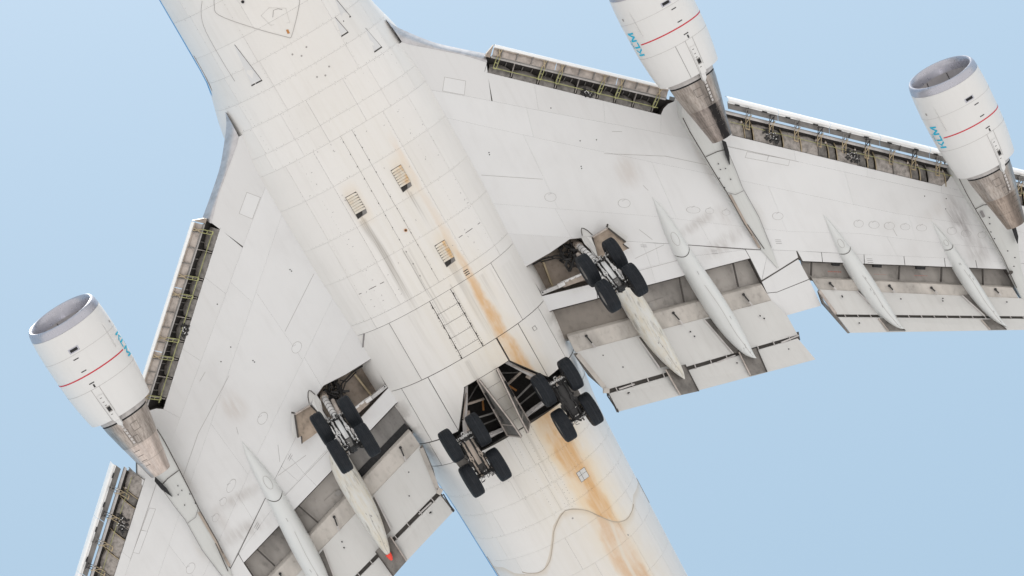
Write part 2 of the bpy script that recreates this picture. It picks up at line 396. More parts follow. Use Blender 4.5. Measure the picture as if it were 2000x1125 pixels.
# ------------------------------------------------------------------ fuselage: under-skin with the two body gear wells cut out
WELL = [(-1.08, .37), (-1.08, .91), (-2.44, 1.87), (-2.46, 2.42), (-3.50, 2.42), (-3.42, .42)]
def in_well(x, y):
    y = abs(y); c = False; n = len(WELL)
    for i in range(n):
        (x1, y1), (x2, y2) = WELL[i-1], WELL[i]
        if (y1 > y) != (y2 > y) and x < (x2-x1)*(y-y1)/(y2-y1)+x1: c = not c
    return c
def skin_rows(b, x0, x1, nx, ts, off, flip=False):
    vs = []; fs = []
    m = len(ts)
    for i in range(nx+1):
        x = x0+(x1-x0)*i/nx
        vs += [fpt(x, t, off) for t in ts]
    for i in range(nx):
        for j in range(m-1): fs.append((i*m+j, i*m+j+1, (i+1)*m+j+1, (i+1)*m+j))
    b.add(vs, fs)
U = .035
b = MB(); full = [R(a) for a in range(-180, 181, 4)]
skin_rows(b, 31.8, 26, 12, full, U); skin_rows(b, 26, -.95, 108, full, U); skin_rows(b, -3.6, -15, 40, full, U); skin_rows(b, -15, -36, 8, full, U)
side = [R(a) for a in range(50, 311, 4)]
def wrap(t): return t-2*math.pi if t > math.pi else t
vs = []; fs = []; m = len(side); nx = 6
for i in range(nx+1):
    x = -.95-2.65*i/nx; vs += [fpt(x, wrap(t), U) for t in side]
for i in range(nx):
    for j in range(m-1): fs.append((i*m+j, i*m+j+1, (i+1)*m+j+1, (i+1)*m+j))
b.add(vs, fs)
# keel and well surround pieces, cut to the outline of the wells
def belly_piece(b, poly, off, step=.35, thick=0.):
    """polygon in (x, y) draped on the belly; subdivided so that it follows the curve"""
    bm = bmesh.new(); vv = [bm.verts.new((p[0], p[1], 0)) for p in poly]
    bm.faces.new(vv)
    ys = [p[1] for p in poly]; xs = [p[0] for p in poly]
    k = math.floor(min(ys)/step)*step+step
    while k < max(ys):
        bmesh.ops.bisect_plane(bm, geom=bm.verts[:]+bm.edges[:]+bm.faces[:], plane_co=(0, k, 0), plane_no=(0, 1, 0)); k += step
    k = math.floor(min(xs)/.5)*.5+.5
    while k < max(xs):
        bmesh.ops.bisect_plane(bm, geom=bm.verts[:]+bm.edges[:]+bm.faces[:], plane_co=(k, 0, 0), plane_no=(1, 0, 0)); k += .5
    bmesh.ops.triangulate(bm, faces=bm.faces[:])
    bm.verts.index_update()
    top = [FS(v.co.x, v.co.y, off) for v in bm.verts]; n = len(top)
    fs = [tuple(v.index for v in f.verts) for f in bm.faces]
    if thick:
        be = [e for e in bm.edges if len(e.link_faces) == 1]
        allv = top+[p+Vector((0, 0, thick)) for p in top]
        fs = fs+[tuple(i+n for i in reversed(f)) for f in fs]+[(e.verts[0].index, e.verts[1].index, e.verts[1].index+n, e.verts[0].index+n) for e in be]
        top = allv
    bm.free(); b.add(top, fs)
def yat(x, t): return fpt(x, t).y
belly_piece(b, [(-.95, -.37), (-.95, .37), (-1.08, .37), (-3.42, .42), (-3.6, .42), (-3.6, -.42), (-3.42, -.42), (-1.08, -.37)], -U)
for s in (1, -1):
    e0, e1 = yat(-.95, R(52)), yat(-3.6, R(52))
    belly_piece(b, [(-.95, .37*s), (-.95, e0*s), (-3.6, e1*s), (-3.6, 2.42*s), (-3.5, 2.42*s), (-2.46, 2.42*s), (-2.44, 1.87*s), (-1.08, .91*s), (-1.08, .37*s)], -U)
    belly_piece(b, [(-3.6, .42*s), (-3.6, 2.42*s), (-3.5, 2.42*s), (-3.42, .42*s)], -U)
FUS = b.build('fuselage', M['seam'], AIR, smooth=True)
FUS['label'] = 'white panelled belly with an orange-brown leak stain left of the keel'

def skin_panel(x0, x1, t0, t1, g=.0024, off=0., name='skin_panel', mat=None, parent=None):
    """t0, t1: functions of x giving angle, or constants"""
    f0 = t0 if callable(t0) else (lambda x: t0); f1 = t1 if callable(t1) else (lambda x: t1)
    L = abs(x1-x0); nx = max(2, int(L/.35)); sgn = 1 if x1 > x0 else -1
    xa, xb = x0+sgn*g, x1-sgn*g
    span = abs(f1(x0)-f0(x0)); nt = max(2, int(math.degrees(span)/5)); gt = g/3.4
    vs = []; fs = []
    for i in range(nx+1):
        x = xa+(xb-xa)*i/nx; a, c = f0(x)+gt, f1(x)-gt
        vs += [fpt(x, a+(c-a)*j/nt, off) for j in range(nt+1)]
    m = nt+1
    for i in range(nx):
        for j in range(nt): fs.append((i*m+j, i*m+j+1, (i+1)*m+j+1, (i+1)*m+j))
    n0 = len(vs); rim = [j for j in range(m)]+[i*m+nt for i in range(1, nx+1)]+[nx*m+j for j in range(nt-1, -1, -1)]+[i*m for i in range(nx-1, 0, -1)]
    for q in rim:
        p = vs[q]; vs.append(Vector((p.x, p.y*.9963, p.z+(ZC-p.z)*.0042+.008)))
    k = len(rim)
    for i in range(k): fs.append((rim[i], rim[(i+1) % k], n0+(i+1) % k, n0+i))
    mb = MB(); mb.add(vs, fs); return mb.build(name, mat or M['fus'], parent or FUS, smooth=True)
def A(y): return lambda x: ang(x, y)
E_ = R(100)
def row(x0, x1, cuts, g=.0024):
    """panels of one row between longitudinal seams at y = cuts, out to the sides"""
    ts = [-E_]+[A(c) for c in cuts]+[E_]
    for a, c in zip(ts[:-1], ts[1:]): skin_panel(x0, x1, a, c, g)
sym = lambda *c: [-v for v in reversed(c)]+list(c)
for args in ((22, 18.6, sym(1.2, 2.5)), (18.6, 17.0, sym(1.2, 2.5)), (17.0, 15.1, sym(1.6, 2.75)), (15.1, 13.65, sym(1.05, 2.7)), (13.65, 12.65, sym(1.5, 2.7)),
             (12.65, 11.65, sym(1.45, 2.75)), (11.65, 10.7, sym(1.45, 2.8)), (10.7, 9.68, sym(.75, 1.75, 2.85)), (9.68, 9.0, sym(.75, 1.75, 2.9)),
             (9.0, 7.57, sym(1.42, 2.5)[:2]+[-.33, .13]+[1.42, 2.5]), (7.57, 5.9, sym(1.42, 2.5)[:2]+[-.33, .13]+[1.42, 2.5]),
             (5.9, 4.45, sym(1.42, 2.55)[:2]+[-.34, .14]+[1.42, 2.55]), (4.45, 2.72, sym(1.44, 2.58)[:2]+[-.42, .14]+[1.44, 2.58])):
    row(*args)
row(2.72, 2.30, sym(2.58), .005)
# wing gear door rows
for s in (1, -1):
    skin_panel(2.30, -.11, *sorted((A(.36*s if s > 0 else -.50), A(2.12*s)), key=lambda f: f(1)), .010)
    skin_panel(2.30, -.11, *sorted((A(2.12*s), E_*s), key=lambda f: f(1) if callable(f) else f), .010)
for xa, xb in ((2.30, 1.72), (1.72, 1.26), (1.26, .73), (.73, .21), (.21, -.11)): skin_panel(xa, xb, A(-.50), A(.36), .007)
skin_panel(-.11, -1.07, A(-.98), A(.92), .012)
for s in (1, -1):
    y0 = .92 if s > 0 else -.98
    def reg(a, c, xa=-.11, xb=-1.07, g=.014): skin_panel(xa, xb, *sorted((a, c), key=lambda f: f(xa) if callable(f) else f), g)
    # body gear doors stay shut outboard of the wells
    mb = MB(); belly_piece(mb, inset_xy := [(p.x, p.y) for p in inset([Vector((x, y*s, 0)) for x, y in ((-.11, .95), (-.11, 1.89), (-2.42, 1.89), (-1.09, .95))], .014)], 0, .35, .012)
    mb.build('gear_door', M['fus'], FUS, smooth=True)
    reg(A(1.89*s), A(2.88*s), -.11, -2.44)
    reg(A(2.88*s), E_*s, -.11, -2.44)
    mb = MB(); belly_piece(mb, [(-2.47, 2.45*s), (-2.47, 2.98*s), (-3.48, 2.98*s), (-3.48, 2.45*s)], 0, .3, .012)
    mb.build('skin_panel', M['fus'], FUS, smooth=True)
    reg(A(2.99*s), E_*s, -2.46, -3.48, .006)
# keel beam between the wells
kx = [-1.07, -1.55, -2.1, -2.6, -3.05, -3.46]
for xa, xb in zip(kx[:-1], kx[1:]):
    mb = MB(); belly_piece(mb, [(xa-.006, -.39), (xa-.006, .36), (xb+.006, .38), (xb+.006, -.41)], 0, .3, .012)
    mb.build('keel_panel', M['fus'], FUS, smooth=True)
for args in ((-3.50, -4.95, sym(.55, 2.4)[:2]+[-.1, .45]+[2.4]), (-4.95, -5.85, [-2.5, -1.2, .0, .40, 1.5, 2.7]), (-5.85, -6.9, [-2.3, -.1, .25, 2.5]), (-6.9, -7.9, [-2.6, 2.6]),
             (-7.9, -9.3, [-2.4, -.5, 1.5, 2.4]), (-9.3, -10.8, [-2.4, 0, 1.7, 2.5]), (-10.8, -12.3, [-2.3, 0, 1.7, 2.4]), (-12.3, -13.9, [-2.3, 0, 2.2]), (-13.9, -16, [-1.5, 1.5])):
    row(*args)
# painted and sealed lines that wander across the panels
def strip(pts, w, mat, name, parent, closed=False, lift=.004):
    """ribbon along 3D points, w wide, lying lift below the skin"""
    n = len(pts); vs = []; fs = []
    for i, p in enumerate(pts):
        a = pts[i-1] if (i or closed) else pts[0]; c = pts[(i+1) % n] if (i < n-1 or closed) else pts[-1]
        d = Vector(c)-Vector(a); d.z = 0; d.normalize(); q = Vector((-d.y, d.x, 0))*w/2
        vs += [Vector(p)+q-Vector((0, 0, lift)), Vector(p)-q-Vector((0, 0, lift))]
    for i in range(n if closed else n-1):
        j = (i+1) % n; fs.append((2*i, 2*i+1, 2*j+1, 2*j))
    return MB().add(vs, fs).build(name, mat, parent, recalc=False)
def smooth_path(p, k=6):
    out = []; n = len(p)
    for i in range(n-1):
        p0, p1, p2, p3 = (Vector(p[max(0, i-1)]), Vector(p[i]), Vector(p[i+1]), Vector(p[min(n-1, i+2)]))
        for j in range(k):
            t = j/k; out.append(.5*((2*p1)+(p2-p0)*t+(2*p0-5*p1+4*p2-p3)*t*t+(3*p1-3*p2+p3-p0)*t**3))
    return out+[Vector(p[-1])]
lobe = [(-8.5, 2.42), (-8.62, 2.25), (-8.70, 1.85), (-8.45, 1.4), (-7.9, 1.0), (-7.45, .7), (-7.12, .3), (-7.0, 0)]
lobe = smooth_path([(x, y, 0) for x, y in lobe]); lobe = [(p.x, p.y) for p in lobe]
for s in (1, -1):
    mb_pts = [FS(p[0], min(p[1], sec(p[0])[0]*.985)*s) for p in lobe]
    strip(mb_pts, .026, M['fairedge'], 'fairing_edge', FUS, lift=.016)
vline = smooth_path([(17.5, -1.5, 0), (15.6, -1.62, 0), (15.12, -1.80, 0), (14.7, -1.85, 0), (13.72, -1.02, 0), (12.95, -.25, 0), (12.84, -.13, 0), (12.92, 0, 0), (13.4, .48, 0), (13.9, .87, 0), (14.8, 1.15, 0), (15.6, 1.5, 0)], 4)
strip([FS(p.x, p.y) for p in vline], .016, M['seamlt'], 'fairing_edge', FUS, lift=.016)
strip([FS(p.x, p.y) for p in smooth_path([(15.4, -2.1, 0), (15.0, -2.35, 0), (14.4, -2.5, 0), (13.2, -2.52, 0), (12.4, -2.5, 0)], 4)], .014, M['seamlt'], 'fairing_edge', FUS, lift=.016)
# rivet rows
rv = MB()
def rivets(x0, y0, x1, y1, pitch=.13, r=.008):
    n = max(1, int(math.hypot(x1-x0, y1-y0)/pitch))
    for i in range(n+1):
        if random.random() < .25: continue
        x = x0+(x1-x0)*i/n; y = y0+(y1-y0)*i/n+random.uniform(-.004, .004)
        if abs(y) > sec(x)[0]*.96 or in_well(x, y): continue
        c = FS(x, y, .003); q = r*random.uniform(.5, 1.25)
        rv.add([c+Vector((q*math.cos(k*1.2566), q*math.sin(k*1.2566), 0)) for k in range(5)], [(0, 1, 2, 3, 4)])
for x in (15.1, 12.65, 11.65, 10.7, 9.68, 9.0, 7.57, 5.9, 4.45, 2.72, -4.95, -5.85, -6.9):
    rivets(x+.045, -3.1, x+.045, 3.1)
    if x > 9 or x < -4: rivets(x-.05, -2.9, x-.05, 2.9, .2)
for y in (-1.42, -.38, .19, 1.40, 2.5, -2.5, -2.0, 1.95): rivets(8.9, y, 2.8, y, .16)
for y in (-2.7, -1.5, 1.5, 2.75): rivets(18, y, 9.8, y, .17)
for y in (-.56, -.44, .30, .42): rivets(2.2, y, -.05, y, .09, .012)
for x in (1.72, 1.26, .73, .21): rivets(x+.04, -.45, x+.04, .32, .09, .010)
for y in (-.36, .30, .45, .1, 1.25): rivets(-3.5, y, -7.0, y, .12, .010)
for x in (-1.55, -2.1, -2.6, -3.05): rivets(x-.04, -.36, x-.04, .32, .08, .008)
rv.build('rivet_rows', M['seam'], FUS, stuff=True, recalc=False)

def plate(poly, off, th, mat, name, parent, s=1):
    """draped plate, polygon in (x, y), off metres below the skin"""
    mb = MB(); belly_piece(mb, [(x, y*s) for x, y in poly], off, .35, th); return mb.build(name, mat, parent, smooth=True)
# louvred outlets
for (xc, yc) in ((6.68, .83), (6.66, -1.02), (3.56, .86)):
    x0, x1, y0, y1 = xc+.46, xc-.50, yc-.25, yc+.22
    plate([(x0, y0), (x0, y1), (x1, y1), (x1, y0)], .004, .006, M['fus'], 'louvre_frame', FUS)
    k = 7; xa = x0-.10
    plate([(xa+.02, y0+.02), (xa+.02, y1-.02), (xa-k*.098+.01, y1-.02), (xa-k*.098+.01, y0+.02)], .006, .006, M['seam'], 'louvre_box', FUS)
    for i in range(k):
        a = xa-i*.098
        mb = MB(); zb_ = fz(xc, yc)
        mb.add([(a, y0+.03, zb_-.014), (a, y1-.03, zb_-.014), (a-.085, y1-.03, zb_-.05), (a-.085, y0+.03, zb_-.05),
                (a, y0+.03, zb_-.004), (a, y1-.03, zb_-.004), (a-.085, y1-.03, zb_-.038), (a-.085, y0+.03, zb_-.038)],
               [(0, 1, 2, 3), (7, 6, 5, 4), (0, 4, 5, 1), (1, 5, 6, 2), (2, 6, 7, 3), (3, 7, 4, 0)])
        mb.build('louvre', M['louvre'], FUS)
    plate([(xa-k*.098, y0+.02), (xa-k*.098, y1-.02), (x1+.02, y1-.05), (x1-.02, y0+.02)], .008, .006, M['slatgrey'], 'outlet', FUS)
    plate([(xa-k*.098, y0+.04), (xa-k*.098, y0+.30), (x1+.03, y0+.24), (x1-.01, y0+.03)], .012, .004, M['dark'], 'outlet', FUS)
# flush air inlets near the nose side of the wing root
for (xa, xb, yc, w, s) in ((13.55, 12.0, -1.90, .19, 1), (12.65, 11.95, 1.62, .14, 1), (11.75, 10.88, 2.40, .16, 1), (13.2, 12.35, 1.98, .16, 1)):
    plate([(xa, yc-.01), (xa, yc+.01), (xb+.02, yc+w), (xb+.02, yc-w)], .003, .004, M['wingdk'], 'air_inlet', FUS)
    plate([(xb+.045, yc-w), (xb+.045, yc+w), (xb, yc+w+.02), (xb, yc-w-.02)], .008, .008, M['dark'], 'inlet_mouth', FUS)
    strip([FS(xa, yc+w*.05), FS(xb, yc+w+.01)], .016, M['seam'], 'inlet_edge', FUS, lift=.009)
# small fittings
def dot(x, y, r, mat, name, d=.02, n=12):
    c = FS(x, y); mb = MB(); mb.prism([c+Vector((r*math.cos(k*2*math.pi/n), r*math.sin(k*2*math.pi/n), -d)) for k in range(n)], (0, 0, d+.004)); return mb.build(name, mat, FUS)
dot(14.72, -.93, .055, M['black'], 'beacon', .05)
plate([(13.15, -.12), (13.12, -.04), (12.98, -.06), (13.0, -.14)], .012, .01, M['rust'], 'drain_patch', FUS)
strip([FS(*q) for q in ((13.75, -.30), (13.95, -.16), (13.92, .0), (13.82, .12))], .012, M['seam'], 'seam', FUS, lift=.006)
strip([FS(*q) for q in ((14.0, -.62), (13.55, -.50), (13.3, .12), (13.8, .25), (14.1, -.25), (14.0, -.62))], .008, M['seamlt'], 'seam', FUS, lift=.006)
dot(4.95, .02, .055, M['rust'], 'drain_mast', .03); dot(4.95, .02, .03, M['black'], 'drain_mast', .05)
plate([(-6.05, 1.05), (-6.05, 1.42), (-6.45, 1.42), (-6.45, 1.05)], .006, .006, M['flap'], 'access_panel', FUS)
for q in (((-6.05, 1.05), (-6.05, 1.42)), ((-6.05, 1.42), (-6.45, 1.42)), ((-6.45, 1.42), (-6.45, 1.05)), ((-6.05, 1.19), (-6.45, 1.19)), ((-6.05, 1.05), (-6.45, 1.05)), ((-6.22, 1.05), (-6.22, 1.42))):
    strip([FS(*q[0]), FS(*q[1])], .012, M['seam'], 'seam', FUS, lift=.009)
plate([(2.68, .80), (2.68, 1.50), (2.36, 1.50), (2.36, .80)], .004, .005, M['fus'], 'access_panel', FUS)
for xx in (2.60, 2.52, 2.44): plate([(xx, 1.08), (xx, 1.26), (xx-.03, 1.26), (xx-.03, 1.08)], .009, .004, M['black'], 'drain_slot', FUS)
for q in (((2.30, -3.05), (1.75, -3.35)),): strip([FS(*q[0]), FS(*q[1])], .06, M['ink'], 'drain_fin', FUS, lift=.05)
for (x, y0, y1) in ((3.72, 1.55, 2.52), (3.72, -1.55, -2.52)): strip([FS(x, y0), FS(x, (y0+y1)/2), FS(x, y1)], .02, M['seam'], 'seam', FUS, lift=.006)
for y in (-.52, .37):
    for i in range(6):
        x = 2.15-i*.42; strip([FS(x, y), FS(x-.05, y+.02), FS(x-.11, y-.01), FS(x-.17, y+.015)], .03, M['seam'], 'hinge', FUS, lift=.008)
for y in (-.34, .14):
    for i in range(12): x = 8.8-i*.5; strip([FS(x, y), FS(x-.05, y)], .022, M['black'], 'latch', FUS, lift=.006)
for i in range(46):
    x = random.uniform(2.8, 8.9); y = random.choice((-2.3, -1.9, -1.3, -.8, .5, 1.2, 1.9, 2.4))+random.uniform(-.05, .05); a = random.choice((0, 1.57, .8))
    strip([FS(x, y), FS(x+.05*math.cos(a), y+.05*math.sin(a))], .013, M['ink'], 'stencil_mark', FUS, lift=.004)
for (x, y) in ((12.3, -.35), (12.1, -.1), (12.28, .2), (11.2, .0), (11.1, .28), (11.3, .55), (-7.4, .1), (-9.2, 1.6)):
    dot(x, y, .035, M['seamlt'], 'cap', .004, 8)
plate([(-.55, 2.27), (-.72, 2.28), (-.73, 2.44), (-.56, 2.43)], .004, .004, M['seamlt'], 'access_panel', FUS)
plate([(-.575, 2.30), (-.70, 2.31), (-.71, 2.41), (-.585, 2.40)], .006, .004, M['fus'], 'access_panel', FUS)
# door outline on the right-hand edge, ahead of the wing, and one on the left-hand edge of the tail
for s, x0, x1 in ((-1, 13.75, 12.35), (1, -8.2, -9.3), (-1, -7.8, -9.4)):
    strip([fpt(x0, R(80)*s), fpt(x0, R(87)*s)], .03, M['seam'], 'door_seam', FUS, lift=.01)
    strip([fpt(x0, R(80)*s), fpt((x0+x1)/2, R(80)*s), fpt(x1, R(80)*s)], .03, M['ink'], 'door_seam', FUS, lift=.01)
    strip([fpt(x1, R(80)*s), fpt(x1, R(87)*s)], .03, M['seam'], 'door_seam', FUS, lift=.01)

# ------------------------------------------------------------------ body gear wells and keel doors
for s in (1, -1):
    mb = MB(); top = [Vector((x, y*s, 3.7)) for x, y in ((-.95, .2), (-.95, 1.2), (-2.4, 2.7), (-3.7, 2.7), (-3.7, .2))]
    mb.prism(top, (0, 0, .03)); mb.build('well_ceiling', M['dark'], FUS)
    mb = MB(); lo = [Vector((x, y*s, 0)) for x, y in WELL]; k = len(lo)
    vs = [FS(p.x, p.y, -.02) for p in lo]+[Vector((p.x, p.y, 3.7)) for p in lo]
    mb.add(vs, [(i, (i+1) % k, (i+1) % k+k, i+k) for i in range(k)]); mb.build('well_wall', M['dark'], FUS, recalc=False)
    mb = MB(); mb.bar((-1.12, .83*s, 2.4), (-2.2, 1.50*s, 2.3), .12, .16); mb.bar((-2.2, 1.50*s, 2.3), (-2.9, 1.85*s, 2.1), .2, .2); mb.build('side_brace', M['rail'], FUS)
    mb = MB(); mb.bar((-1.75, 1.15*s, 2.4), (-1.95, .5*s, 2.6), .08, .10); mb.bar((-1.35, .97*s, 2.3), (-2.1, 1.55*s, 2.2), .04, .05); mb.build('side_brace', M['tan'], FUS)
    mb = MB(); mb.tube([(-2.55, .42*s, 2.4), (-2.35, 1.25*s, 2.45)], .035); mb.tube([(-2.9, .45*s, 2.8), (-2.75, 1.4*s, 2.8)], .03); mb.tube([(-1.5, .4*s, 3.1), (-2.0, 1.3*s, 3.1)], .03); mb.build('pipe', M['slatgrey'], FUS)
    mb = MB(); mb.tube([(-3.22, .48*s, 2.35), (-3.18, .9*s, 2.32), (-3.16, 1.35*s, 2.35)], [.07, .10, .09], 10); mb.tube([(-3.25, .5*s, 2.2), (-3.15, 1.0*s, 2.16), (-3.1, 1.4*s, 2.25)], .03); mb.build('actuator', M['rail'], FUS)
    mb = MB(); mb.tube([(-2.0, .5*s, 3.0), (-2.4, .7*s, 2.9)], .04); mb.build('pipe', M['rust'], FUS)
    # door hanging from the keel beam
    H1, H2 = Vector((-1.10, .42*s, 1.97)), Vector((-3.42, .46*s, 2.03))
    L1, L1b, L2, L3 = Vector((-1.07, .36*s, 1.78)), Vector((-1.6, .30*s, 1.56)), Vector((-2.78, .17*s, 1.15)), Vector((-3.46, .13*s, 1.0))
    n_ = Vector((0, -.045*s, 0))
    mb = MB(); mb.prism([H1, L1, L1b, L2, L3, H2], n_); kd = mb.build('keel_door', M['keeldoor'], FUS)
    mb = MB(); e = Vector((0, .015*s, 0))
    for a, c in ((H1, L1), (L1, L1b), (L1b, L2), (L2, L3), (L3, H2), (H2, H1)): mb.bar(a+e, c+e, .045, .05)
    mb.bar(H1.lerp(H2, .80)+e, L2.lerp(L3, .3)+e, .03, .03)
    mb.build('door_rib', M['beige'], FUS)
    c = H1.lerp(H2, .22).lerp(L1b, .3)+e*1.6; d = (H2-H1).normalized(); d.z -= .08
    mb = MB(); mb.bar(c, c+d*.65, .11, .06, (0, 1, 0)); mb.build('door_slot', M['black'], FUS)
    c = H1.lerp(H2, .62).lerp(L2, .3)+e*1.6; mb = MB(); mb.bar(c, c+(H2-H1).normalized()*.2, .12, .06, (0, 1, 0)); mb.build('door_slot', M['gear'], FUS)
    # small door aft of the outer front wheel
    P3 = [Vector((-2.9, 2.62*s, 2.3)), Vector((-3.55, 2.55*s, 1.75)), Vector((-3.72, 2.30*s, 1.35)), Vector((-3.48, 1.9*s, 2.1))]
    MB().prism(P3, (0, 0, .03)).build('gear_door', M['keeldoor'], FUS)

# ------------------------------------------------------------------ wings
def PX(l, off=0.): return [W(q[0], q[1], (q[2] if len(q) > 2 else off)) for q in l]
def Fl(y): return Vector((2.61-.943*(y-13.19), y))             # front edge of the deployed outboard leading edge flaps
def Hl(y): return Vector((1.21-.942*(y-12.69), y))             # their hinge line on the wing
FI = (W(964.7, 87.8), W(1308, 171)); HI = (W(950.4, 141), W(1291, 224))
def QI(a, b_, off=0.):
    """inboard leading edge flap zone: a outward, b_ aft from the flap's front edge to the hinge line"""
    p = FI[0].lerp(FI[1], a).lerp(HI[0].lerp(HI[1], a), b_); p.z = wz(p.y)+off; return p
def QO(y, b_, off=0.):
    """outboard zone: y is the distance out at the flap's front edge"""
    f = Fl(y); h = Vector((1.21-.942*(y-.53-12.69), y-.53)); p = f.lerp(h, b_); return Vector((p.x, p.y, wz(p.y)+off))
OUTBOARD = [(13.2, 14.75), (14.75, 16.35), (16.35, 17.95), (17.95, 19.55), (19.55, 20.3)]
OUT2 = [(21.9, 23.4), (23.4, 24.9), (24.9, 26.4), (26.4, 27.9), (27.9, 29.4)]
GEARHOLE = [(1027, 522), (1075, 494), (1113, 467.5), (1134, 466.5), (1150, 486), (1170, 522), (1163, 552), (1060, 577)]
TE1 = lambda u: 607-(u-1078)*102/387.
for s in (1, -1):
    def ms(l): return [mir(p, s) for p in l]
    # core: the dark structure behind the skin panels
    outline = PX([(787, 87), (799, 92), (817, 97), (855, 104), (902, 113), (949, 128), (950, 141), (1290.8, 224), (1296, 212), (1305, 203), (1317, 198)])
    outline += [wp(3.6, 11.4), wp(2.2, 12.35), wp(1.55, 12.72), wp(1.21, 12.69), wp(-5.02, 19.3), wp(-4.98, 19.65), wp(-4.77, 20.03), wp(-4.2, 20.1), wp(-5.85, 21.75), wp(Hl(21.4).x, 21.4),
                wp(-15.6, 31), wp(-19.5, 31.5), wp(-12.3, 20.9), wp(-11.9, 20.45)]
    outline += PX([(1990, 566), (1965, 527), (1568, 511), (1559, 505), (1604, 597), (1537, 616), (1507, 588), (1486, 549), (1465, 505), (1078, 607)])
    outline += [wp(-.61, 2.75), wp(10.0, 2.9)]
    hole = PX(GEARHOLE)
    lift = lambda l, o: [Vector((p.x, p.y, p.z+o)) for p in l]
    mb = MB(); mb.prism(ms(lift(outline, .016)), (0, 0, .75), [ms(lift(hole, .016))])
    WING = mb.build('wing', M['seam'], AIR)
    if s > 0: WING['label'] = 'pale grey left wing underside reaching out of the picture on the right'
    else: WING['label'] = 'pale grey right wing underside reaching down to the lower left corner'
    def wpanel(pts, mat='wing', name='wing_panel', g=.008, off=0., th=.013, holes=(), parent=None):
        p = inset(ms(pts), g); p = [Vector((q.x, q.y, wz(q.y)+off)) for q in p]
        return MB().prism(p, (0, 0, th), [ms(h) for h in holes]).build(name, M[mat], parent or WING)
    # --- skin panels in chordwise strips
    inb = lambda x, y: wp(x, y)
    spar = [W(*q) for q in ((785, 150), (842, 176), (913, 188), (1076, 220), (1244, 251), (1350, 272), (1560, 316), (1700, 347), (1894, 389))]
    mid1 = [W(*q) for q in ((880, 232), (1080, 276), (1300, 322), (1420, 347), (1600, 385), (1750, 417), (1905, 440))]
    mid2 = [W(*q) for q in ((965, 398), (1283, 423), (1463, 444), (1541, 452), (1680, 456), (1787, 469), (1925, 484))]
    te = [W(*q) for q in ((998, 456.5), (1133, 465), (1254, 473), (1344, 478), (1481, 487), (1556, 490), (1687, 497), (1844, 504), (1961, 512))]
    def extend(l, y, k):                                             # carry a line outboard beyond the picture
        d = (l[-1]-l[-2]); t = (y-l[-1].y)/d.y; return l+[l[-1]+d*t]
    spar = extend(spar, 31, 0); mid1 = extend(mid1, 30, 0); te = extend(te, 31.3, 0); mid2 = extend(mid2, 30.5, 0)
    def at_y(l, y):
        for a, c in zip(l[:-1], l[1:]):
            if a.y <= y <= c.y: return wp(a.x+(c.x-a.x)*(y-a.y)/(c.y-a.y), y)
        e = (l[0], l[1]) if y < l[0].y else (l[-2], l[-1])
        return wp(e[0].x+(e[1].x-e[0].x)*(y-e[0].y)/(e[1].y-e[0].y), y)
    def strip_panels(la, lb, cuts, sweep=0., g=.005, mat='wing'):
        """panels between two spanwise lines; chordwise seams lean with the ribs"""
        for y0, y1 in zip(cuts[:-1], cuts[1:]):
            a0, a1 = at_y(la, y0), at_y(la, y1); b0, b1 = at_y(lb, y0+sweep), at_y(lb, y1+sweep)
            in_a = [p for p in la if a0.y+.05 < p.y < a1.y-.05]; in_b = [p for p in lb if b0.y+.05 < p.y < b1.y-.05]
            wpanel([a0]+in_a+[a1, b1]+in_b[::-1]+[b0], mat, 'wing_panel', g)
    # ahead of the front spar (a shade darker)
    fwd = [W(*q) for q in ((785, 82), (800, 87), (818, 90.5), (853, 97), (902, 106.5), (950, 121.5))]
    wpanel([wp(10.63, 3.0)]+fwd+[at_y(spar, W(950, 142).y-.35)]+[p for p in reversed(spar) if p.y < W(950, 142).y-.4]+[wp(9.2, 2.9)], 'wingdk', g=.0022)
    hin = [HI[0], HI[1]]
    cy = [HI[0].y+.02, 6.9, 8.9, HI[1].y]
    for y0, y1 in zip(cy[:-1], cy[1:]):
        a0 = hin[0].lerp(hin[1], (y0-hin[0].y)/(hin[1].y-hin[0].y)); a1 = hin[0].lerp(hin[1], (y1-hin[0].y)/(hin[1].y-hin[0].y))
        b0, b1 = at_y(spar, y0-.35), at_y(spar, y1-.35)
        wpanel([a0, a1, b1]+[p for p in reversed(spar) if b0.y+.05 < p.y < b1.y-.05]+[b0], 'wingdk', g=.0022)
    wpanel([HI[1]]+PX([(1296, 212), (1305, 203), (1317, 198)])+[wp(3.58, 11.4), wp(2.7, 12.0), at_y(spar, 11.7), at_y(spar, HI[1].y-.35)], 'wingdk', g=.0022)
    wpanel([wp(2.7, 12.0), wp(2.2, 12.33), wp(1.55, 12.7), wp(1.21, 12.69), at_y(spar, 12.35), at_y(spar, 11.7)], 'wingdk', g=.0022)
    oy = [12.69, 14.6, 16.9, 19.3]
    for y0, y1 in zip(oy[:-1], oy[1:]):
        wpanel([wp(*Hl(y0)), wp(*Hl(y1)), at_y(spar, y1-.15), at_y(spar, y0-.35 if y0 < 13 else y0-.15)], 'wing', g=.0025)
    wpanel([wp(-5.02, 19.3), wp(-4.98, 19.65), wp(-4.77, 20.03), wp(-4.25, 20.12), wp(-5.0, 20.9), at_y(spar, 20.6), at_y(spar, 19.15)], 'wingdk', g=.0022)
    wpanel([wp(-5.0, 20.9), wp(-5.85, 21.7), wp(Hl(21.4).x, 21.4), wp(*Hl(24.5)), at_y(spar, 24.3), at_y(spar, 20.6)], 'wingdk', g=.0022)
    wpanel([wp(*Hl(24.5)), wp(-15.6, 31), at_y(spar, 31), at_y(spar, 24.3)], 'wing', g=.0025)
    strip_panels(spar, mid1, [2.85, 6.2, 11.6, 16.0, 19.9, 24, 29.9], -.3, .0016)
